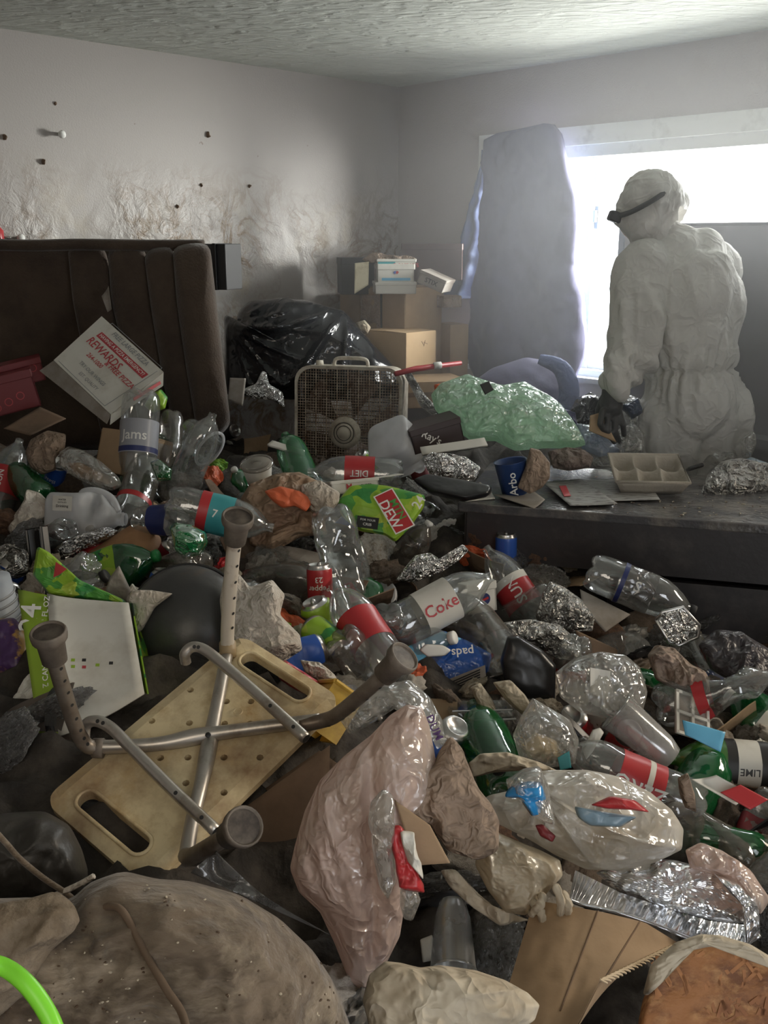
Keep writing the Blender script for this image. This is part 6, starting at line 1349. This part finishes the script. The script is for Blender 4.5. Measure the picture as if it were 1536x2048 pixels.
lump('paper_bag', [(1035, 975), (1052, 930), (1060, 895), (1080, 900), (1100, 925), (1100, 955), (1085, 975), (1060, 988)], m_kraft, 'torn brown paper bag standing beside the dark blue cup', 'bag', y=2.92, lean=25, thick=.03, amp=.014, sc=14, kind='cell', na=80, nr=16)
lump('brown_paper', [(1095, 905), (1130, 895), (1170, 900), (1188, 915), (1180, 935), (1140, 940), (1105, 935)], mat('greyish_kraft', (.20, .165, .14), .85, col2=(.12, .09, .08), bump=.7, crease=18), 'crumpled grey brown paper below the green bag on the dresser', 'paper', y=3.1, lean=50, thick=.04, amp=.028, sc=20, kind='cell', na=90, nr=20, flat=True)
m_news = mat('printed_newsprint', (.30, .30, .29), .7, col2=(.16, .15, .15), scale=22, thr=(.5, .6), stretch=(1, 3, 1))
for q, lb, mm in (([(1105, 962), (1290, 955), (1320, 1000), (1130, 1003)], 'faded printed leaflet spread on the dresser, below the egg carton', m_news), ([(1085, 965), (1160, 958), (1235, 1008), (1140, 1012)], 'printed flyer with a red column lying over the leaflet', m_news), ([(985, 990), (1070, 985), (1090, 1000), (1068, 1018)], 'blank grey card hanging over the dresser front edge', m_cardgrey)):
    z0 = DZ+.004+.004*len(lb) % .006
    sheet('leaflet', q, mm, lb, 'leaflet', p0=atz(1150, 985, DZ+.008+(.004 if 'red' in lb else 0)), lean=89.5, bend=.002, th=.001)
sheet('red_print', [(1118, 972), (1132, 971), (1142, 992), (1128, 993)], m_inkr, 'red printed column on the flyer on the dresser', 'print', p0=atz(1130, 985, DZ+.016), lean=89.5, th=.0006)
_r = random.Random(8); cr = []
for i in range(110):
    q_ = onD(_r.uniform(1150, 1530), _r.uniform(950, 1035)); s = _r.uniform(.0012, .0035)
    if (q_-DM.translation).dot(DM.to_3x3() @ Vector((0, 1, 0))) < .01: continue
    cr.append(xf((ICO[2][0]*np.array((s*_r.uniform(.8, 2.4), s, s*.5)), ICO[2][1]), T(q_) @ RZ(_r.uniform(0, 180))))
o = centred('crumbs', join(*cr), MT['pale_crumbs'], 'crumbs and grit scattered over the dusty dresser top', 'crumbs'); o['kind'] = 'stuff'
# egg carton: tray with six cups and peaks
k = thing('egg_carton', onD(1305, 985), 'grey egg carton base with four peaks standing on the dresser', 'carton', M=T(atz(1303, 990, DZ+.004)) @ RZ(-4) @ RX(14)); zone(1303, 960, 70)
def egg(u, v):
    x = (u-.5)*.22; y = v*.19; pr = np.abs(np.sin(np.pi*3*u))*np.abs(np.sin(np.pi*2*v))
    edge = np.minimum(np.minimum(u, 1-u)*14, np.minimum(v, 1-v)*10); e = np.clip(edge, 0, 1)
    pk = np.clip(1-np.hypot((np.mod(u*3, 1)-np.round(np.mod(u*3, 1)))*1.1, (np.mod(v*2, 1)-np.round(np.mod(v*2, 1)))*1.1)*3.0, 0, 1)
    return np.stack([x*(1-.08*(1-e)*0), y, .046-.040*e*np.clip(pr*1.5, 0, 1)-.010*e*(1-pk)], 1)
part(k, 'moulded_cups', grid(72, 48, egg), mat('egg_pulp', (.36, .33, .28), .9, bump=.3, bscale=80), True, False)
part(k, 'rim', tube([(-.113, -.003, .046), (.113, -.003, .046), (.113, .193, .046), (-.113, .193, .046), (-.113, -.003, .046)], .0045, 6), MT['egg_pulp'], True, False)
part(k, 'front_wall', sheetq([(-.113, -.003, .045), (.113, -.003, .045), (.092, .012, 0), (-.092, .012, 0)], 10, 4, .002, 0, .002), MT['egg_pulp'], True, False)
k = thing('knife', atz(1385, 933, DZ+.01), 'knife with a black handle behind the egg carton', 'knife')
part(k, 'handle', tube([atz(1378, 938, DZ+.015), atz(1404, 930, DZ+.018)], .008, 8), m_black); part(k, 'blade', tube([atz(1340, 946, DZ+.012), atz(1378, 938, DZ+.014)], [.002, .006], 6), m_alu)
lump('foil_clump', [(1400, 990), (1415, 950), (1440, 925), (1480, 918), (1536, 930), (1560, 970), (1530, 985), (1470, 1000), (1430, 1005)], m_foild, 'big crumpled foil clump on the right end of the dresser', 'foil', z=DZ+.02, lean=55, thick=.07, amp=.035, sc=16, flat=True, kind='cell', na=170, nr=36)
lump('clear_wrap', [(1180, 925), (1200, 905), (1240, 912), (1250, 930), (1220, 940), (1190, 938)], m_clearbag, 'crinkled clear wrap left of the egg carton', 'wrap', z=DZ+.02, lean=50, thick=.02, amp=.02, sc=20)
lump('clear_wrap', [(1405, 925), (1425, 900), (1470, 905), (1480, 925), (1450, 938)], m_clearbag, 'thin clear wrap standing behind the big foil clump', 'wrap', z=DZ+.02, lean=30, thick=.02, amp=.015, sc=18)
lump('blue_bag', [(1470, 930), (1500, 915), (1545, 930), (1560, 960), (1500, 950)], film('pale_blue_film', (.45, .58, .70), .7, .2, .1), 'pale blue plastic at the right edge behind the foil clump', 'plastic', z=DZ+.03, lean=50, thick=.03, amp=.01)
for q, mm, lb, y in (([(1130, 840), (1150, 800), (1180, 785), (1205, 800), (1215, 850), (1200, 880), (1160, 870)], m_blackbag, 'dark rubbish bag left of the gloved hand, under the sill', 3.6),
    ([(1150, 850), (1185, 850), (1215, 880), (1240, 905), (1200, 915), (1165, 900)], film('pale_blue_white_film', (.55, .62, .72), .8, .2, .12), 'pale blue white plastic below the gloved hand', 3.35),
    ([(1235, 800), (1262, 790), (1290, 805), (1295, 850), (1270, 860), (1240, 845)], m_clearbag, 'clear crinkled packaging right of the gloved hand', 3.55),
    ([(1235, 860), (1265, 845), (1290, 870), (1285, 912), (1245, 915), (1225, 895)], m_clearbag, 'clear film lumps between the hand and the white coverall', 3.35),
    ([(1240, 815), (1275, 800), (1285, 830), (1262, 840)], mat('dark_blue_scrap', (.05, .07, .12), .4), 'dark blue scrap among the clear packaging under the window', 3.5),
    ([(1125, 820), (1150, 830), (1160, 870), (1140, 880), (1120, 850)], m_quilt, 'purple corner of cloth right of the green bag', 3.45),
    ([(1480, 880), (1505, 862), (1512, 890), (1500, 920), (1485, 915)], m_clearbag, 'clear plastic tuft right of the worker', 3.3)):
    lump('plastic_rubbish', q, mm, lb, 'plastic', y=y, lean=45, thick=.05, amp=.03, sc=15, na=110, nr=24)
# ------------------------------------------------------------------ the small litter between, each piece its own object
LM_ = [(700, 820, 'box fan'), (215, 735, 'pizza box lid'), (400, 700, 'sofa arm'), (176, 1036, 'milk jug'), (806, 905, 'cloudy white jug'), (760, 1025, 'green drink carton'), (585, 1010, 'takeaway bag'),
       (640, 1176, 'red soda can'), (370, 1230, 'black domed pan'), (165, 1330, 'torn green carton'), (520, 1230, 'dirty white cloth'), (690, 1130, 'neck down bottle'), (880, 1208, 'ribbed clear bottle'),
       (890, 1330, 'blue packet'), (1055, 1335, 'black tray'), (1130, 1215, 'upper foil sheet'), (1355, 1255, 'small foil dish'), (1280, 1180, 'blue banded bottle'), (1355, 1350, 'stained rag'),
       (1200, 1385, 'clear food bag'), (965, 1450, 'clear food box'), (1246, 1478, 'dark red can'), (1262, 1558, 'big clear bottle'), (1478, 1530, 'lime green bottle'), (1160, 1640, 'grocery bag'),
       (1330, 1810, 'roasting pan'), (900, 1860, 'upside down cup'), (735, 1690, 'pink bag'), (385, 1510, 'bath stool'), (1440, 1385, 'crushed bottle with red scrap'), (1010, 840, 'pale green bag'), (516, 925, 'lidded white cup'),
       (275, 876, 'grey labelled bottle'), (90, 900, 'crumpled brown bag'), (440, 1030, 'teal labelled bottle'), (375, 1080, 'bright green bottle base'), (1180, 1930, 'corrugated cardboard'), (1465, 1310, 'dark shiny bag'), (1030, 1182, 'red labelled bottle'), (1400, 1960, 'chip board disc')]
NTH = ['nearest one', 'second nearest', 'third nearest', 'fourth nearest', 'fifth nearest', 'sixth nearest', 'seventh nearest', 'eighth nearest', 'ninth nearest', 'tenth nearest']
fillers = []
m_brownfilm = film('brownish_film', (.35, .27, .2), .7, .25, .10, .3, .6, 20)
m_rustpaper = mat('rust_brown_paper', (.22, .12, .07), .85, col2=(.12, .07, .05), bump=.7, crease=14)
m_greypaper = mat('grey_paper', (.30, .28, .25), .85, col2=(.17, .15, .13), bump=.6, crease=16)
m_darkbrown = mat('dark_brown_waste', (.085, .06, .045), .8, col2=(.16, .11, .07), bump=.7, crease=14)
R = random.Random(11)
KIND = [('bottle', 17), ('tissue', 13), ('kraft', 15), ('foil', 7), ('film', 15), ('card', 12), ('dark', 14), ('can', 5), ('lid', 4), ('scrap', 8), ('dish', 3)]
def pick():
    t = R.uniform(0, sum(w for _, w in KIND))
    for k, w in KIND:
        t -= w
        if t <= 0: return k
    return 'dark'
def okpix(px, py):
    if px > 905 and py < 1075: return False
    if px > 1150 and py < 1200: return False
    if py > 1740 and px < 640: return False
    if px < 640 and py > 1280 and (px-385)**2/290**2+(py-1510)**2/250**2 < 1: return False
    if px > 560 and px < 870 and py > 1440 and py < 1980: return False
    if px < 140 and py > 1620: return False
    if px > 1000 and py > 1850: return False
    if px < 420 and py > 1500: return False
    if px < 350 and py < 850: return False
    if py < 885 and px > 470 and px < 860: return False
    return True
def place_filler(px, py):
    kd = pick(); p = hit(px, py, R.uniform(-.01, .025)); v = R.randrange(4)
    if (CX-p.x)*EL[0]+(CY-p.y)*EL[1] < .14 or (CX-p.x)*ER[0]+(CY-p.y)*ER[1] < .14: return
    near = min((math.hypot(px-z[0], py-z[1])/max(z[2], 1) for z in ZONES), default=9)
    if near < .62: return
    if near < 1.0: p = hit(px, py, -.02)
    s = R.uniform(.8, 1.25); rt = (R.uniform(-40, 40)+25, R.uniform(-40, 40), R.uniform(0, 360))
    a, t = R.uniform(0, 360), R.uniform(-45, 45)
    if kd == 'bottle':
        mt, ad = R.choice(((m_pet, 'clear'), (m_pet, 'clear'), (m_petd, 'grimy clear'), (m_petd, 'grimy clear'), (m_petg, 'green')))
        lb, an = R.choice(((None, ''), (None, ''), (None, ''), (None, ''), (None, ''), (m_red, ' red labelled'), (m_white, ' white labelled'), (m_dred, ' dark labelled')))
        o = bottle(T(p) @ frame(a, t), 'x', mt=mt, seed=40+v, amt=(.3, .6, .9, 1.2)[v], lab=lb, capm=R.choice((None, None, m_inkw, m_dark)), scale=R.choice((1.0, .8, .7)))
        nm = ad+an+' crushed bottle'
    elif kd == 'can':
        mt, ad = R.choice(((m_red, 'red'), (m_alu, 'silver'), (m_blue, 'blue'), (m_dred, 'dark red'), (m_dew, 'green')))
        o = can(T(p) @ frame(a, t), 'x', mt, seed=50+v, amt=(.0, .4, .8, 1.1)[v]); nm = ad+' drink can'
    elif kd == 'lid':
        o = base('cup_lid', T(p) @ frame(a, R.uniform(30, 80)), 'x', 'lid'); part(o, 'disc', lathe([(0, .004), (.03, .004), (.036, .006), (.040, .003), (.043, 0), (.044, -.003)], 22), m_petd if v % 2 else m_milk, True, False); nm = 'round pale plastic cup lid'
        part(o, 'straw_hole', lathe([(0, .0045), (.005, .0045)], 8), m_ink, True, False)
    elif kd == 'dish':
        o = base('food_tray', T(p) @ frame(a, R.uniform(20, 70)), 'x', 'tray'); part(o, 'tray', join(rbox(.13, .10, .004, .015), tube([(-.07, -.055, .02), (.07, -.055, .02), (.07, .055, .02), (-.07, .055, .02), (-.07, -.055, .02)], .004, 6), xf(grid(5, 2, lambda u, v_: np.stack([(u-.5)*.14, -.05-.005*v_, .02*v_], 1)), Matrix()), xf(grid(5, 2, lambda u, v_: np.stack([(u-.5)*.14, .05+.005*v_, .02*v_], 1)), Matrix())), m_black if v % 2 else m_white, False, False); nm = ('black' if v % 2 else 'white')+' shallow food tray'
        part(o, 'rim_lip', tube([(-.066, -.052, .022), (.066, -.052, .022)], .003, 5), m_grey, True, False)
    elif kd == 'tissue': o = crump('tissue', p, (.05*s, .04*s, .035*s), 'rag' if v % 2 else 'ball', v, R.choice((m_tissue, m_cream, m_paper)), 'x', 'tissue', None, rt); nm = 'crumpled pale tissue wad'
    elif kd == 'kraft':
        mt, ad = R.choice(((m_kraft, 'brown'), (m_rustpaper, 'rust brown'), (m_greypaper, 'grey'), (m_darkbrown, 'dark brown'))); o = crump('crumpled_paper', p, (.07*s, .055*s, .04*s), R.choice(('ball', 'rag')), v, mt, 'x', 'paper', None, rt); nm = 'crumpled '+ad+' paper'
    elif kd == 'foil': o = crump('foil_scrap', p, (.06*s, .045*s, .03*s), 'ball', v, R.choice((m_foil, m_foild)), 'x', 'foil', None, rt); nm = 'crumpled foil scrap'
    elif kd == 'film':
        mt, ad = R.choice(((m_clearbag, 'clear'), (m_clearbag, 'clear'), (m_whitebag, 'white'), (m_greybag, 'grey'), (m_brownfilm, 'brownish'))); o = crump('plastic_film', p, (.075*s, .06*s, .04*s), 'rag', v, mt, 'x', 'plastic', None, rt); nm = 'crinkled '+ad+' plastic film'
    elif kd == 'card':
        mt, ad = R.choice(((m_card, 'brown'), (m_cardd, 'dark brown'), (m_cardgrey, 'grey'))); o = obj('cardboard_scrap', (sheetq([(-.07*s, -.05, 0), (.06, -.045*s, .01), (.075, .05*s, 0), (-.06*s, .04, .012)], 8, 8, .003, .012*(v-1), .003, 14, v)), mt, None, False); o.matrix_world = T(p) @ RZ(rt[2]) @ RX(rt[0]) @ RY(rt[1]); tag(o, 'x', 'cardboard'); nm = ad+' cardboard scrap'
    elif kd == 'scrap':
        mt, ad = R.choice(((m_white, 'white'), (m_paper, 'cream'), (m_red, 'red'), (m_teal, 'teal'), (m_dew, 'green patterned'), (m_orange, 'orange'), (m_paper, 'cream'))); o = crump('wrapper', p, (.055*s, .035*s, .05*s), 'flat', v, mt, 'x', 'wrapper', None, rt); nm = ad+' flat wrapper scrap'
    else:
        mt, ad = R.choice(((m_darkbrown, 'dark brown'), (m_dark, 'black'), (m_darkbrown, 'dark brown'), (m_greybag, 'grey'))); o = crump('waste_lump', p, (.075*s, .06*s, .035*s), R.choice(('rag', 'flat')), v, mt, 'x', 'waste', None, rt); nm = ad+' lump of waste'
    fillers.append((o, nm, px, py))
y = 862
while y < 2040:
    k_ = .5+.5*(y-860)/1180; step = 44+30*k_
    x = R.uniform(0, step)
    while x < 1680:
        px, py = x+R.uniform(-12, 12), y+R.uniform(-10, 10)
        if okpix(px, py): place_filler(px, py)
        x += step
    y += step*.52
print('fillers', len(fillers))
def nearest(px, py):
    d = sorted((math.hypot(px-a, py-b), n, a, b) for a, b, n in LM_)[0]
    dx, dy = px-d[2], py-d[3]
    rel = 'above' if abs(dy) > abs(dx) and dy < 0 else 'below' if abs(dy) > abs(dx) else 'left of' if dx < 0 else 'right of'
    return d[0], rel+' the '+d[1]
grp = {}
for o, nm, px, py in fillers:
    d, r = nearest(px, py); grp.setdefault((nm, r), []).append((d, o))
for (nm, r), L in grp.items():
    L.sort(key=lambda q: q[0])
    for i, (d, o) in enumerate(L): o['label'] = nm+' '+r+(', '+NTH[min(i, 9)] if len(L) > 1 else '')
    for d, o in L: o['group'] = 'loose '+L[0][1]['category']+' litter in the heap'
# ------------------------------------------------------------------ turn the whole room so its walls follow the axes
RT = Matrix.Rotation(HEAD, 4, 'Z')
bpy.context.view_layer.update()
for o in list(COL.objects):
    if o.parent is None: o.matrix_world = RT @ o.matrix_world
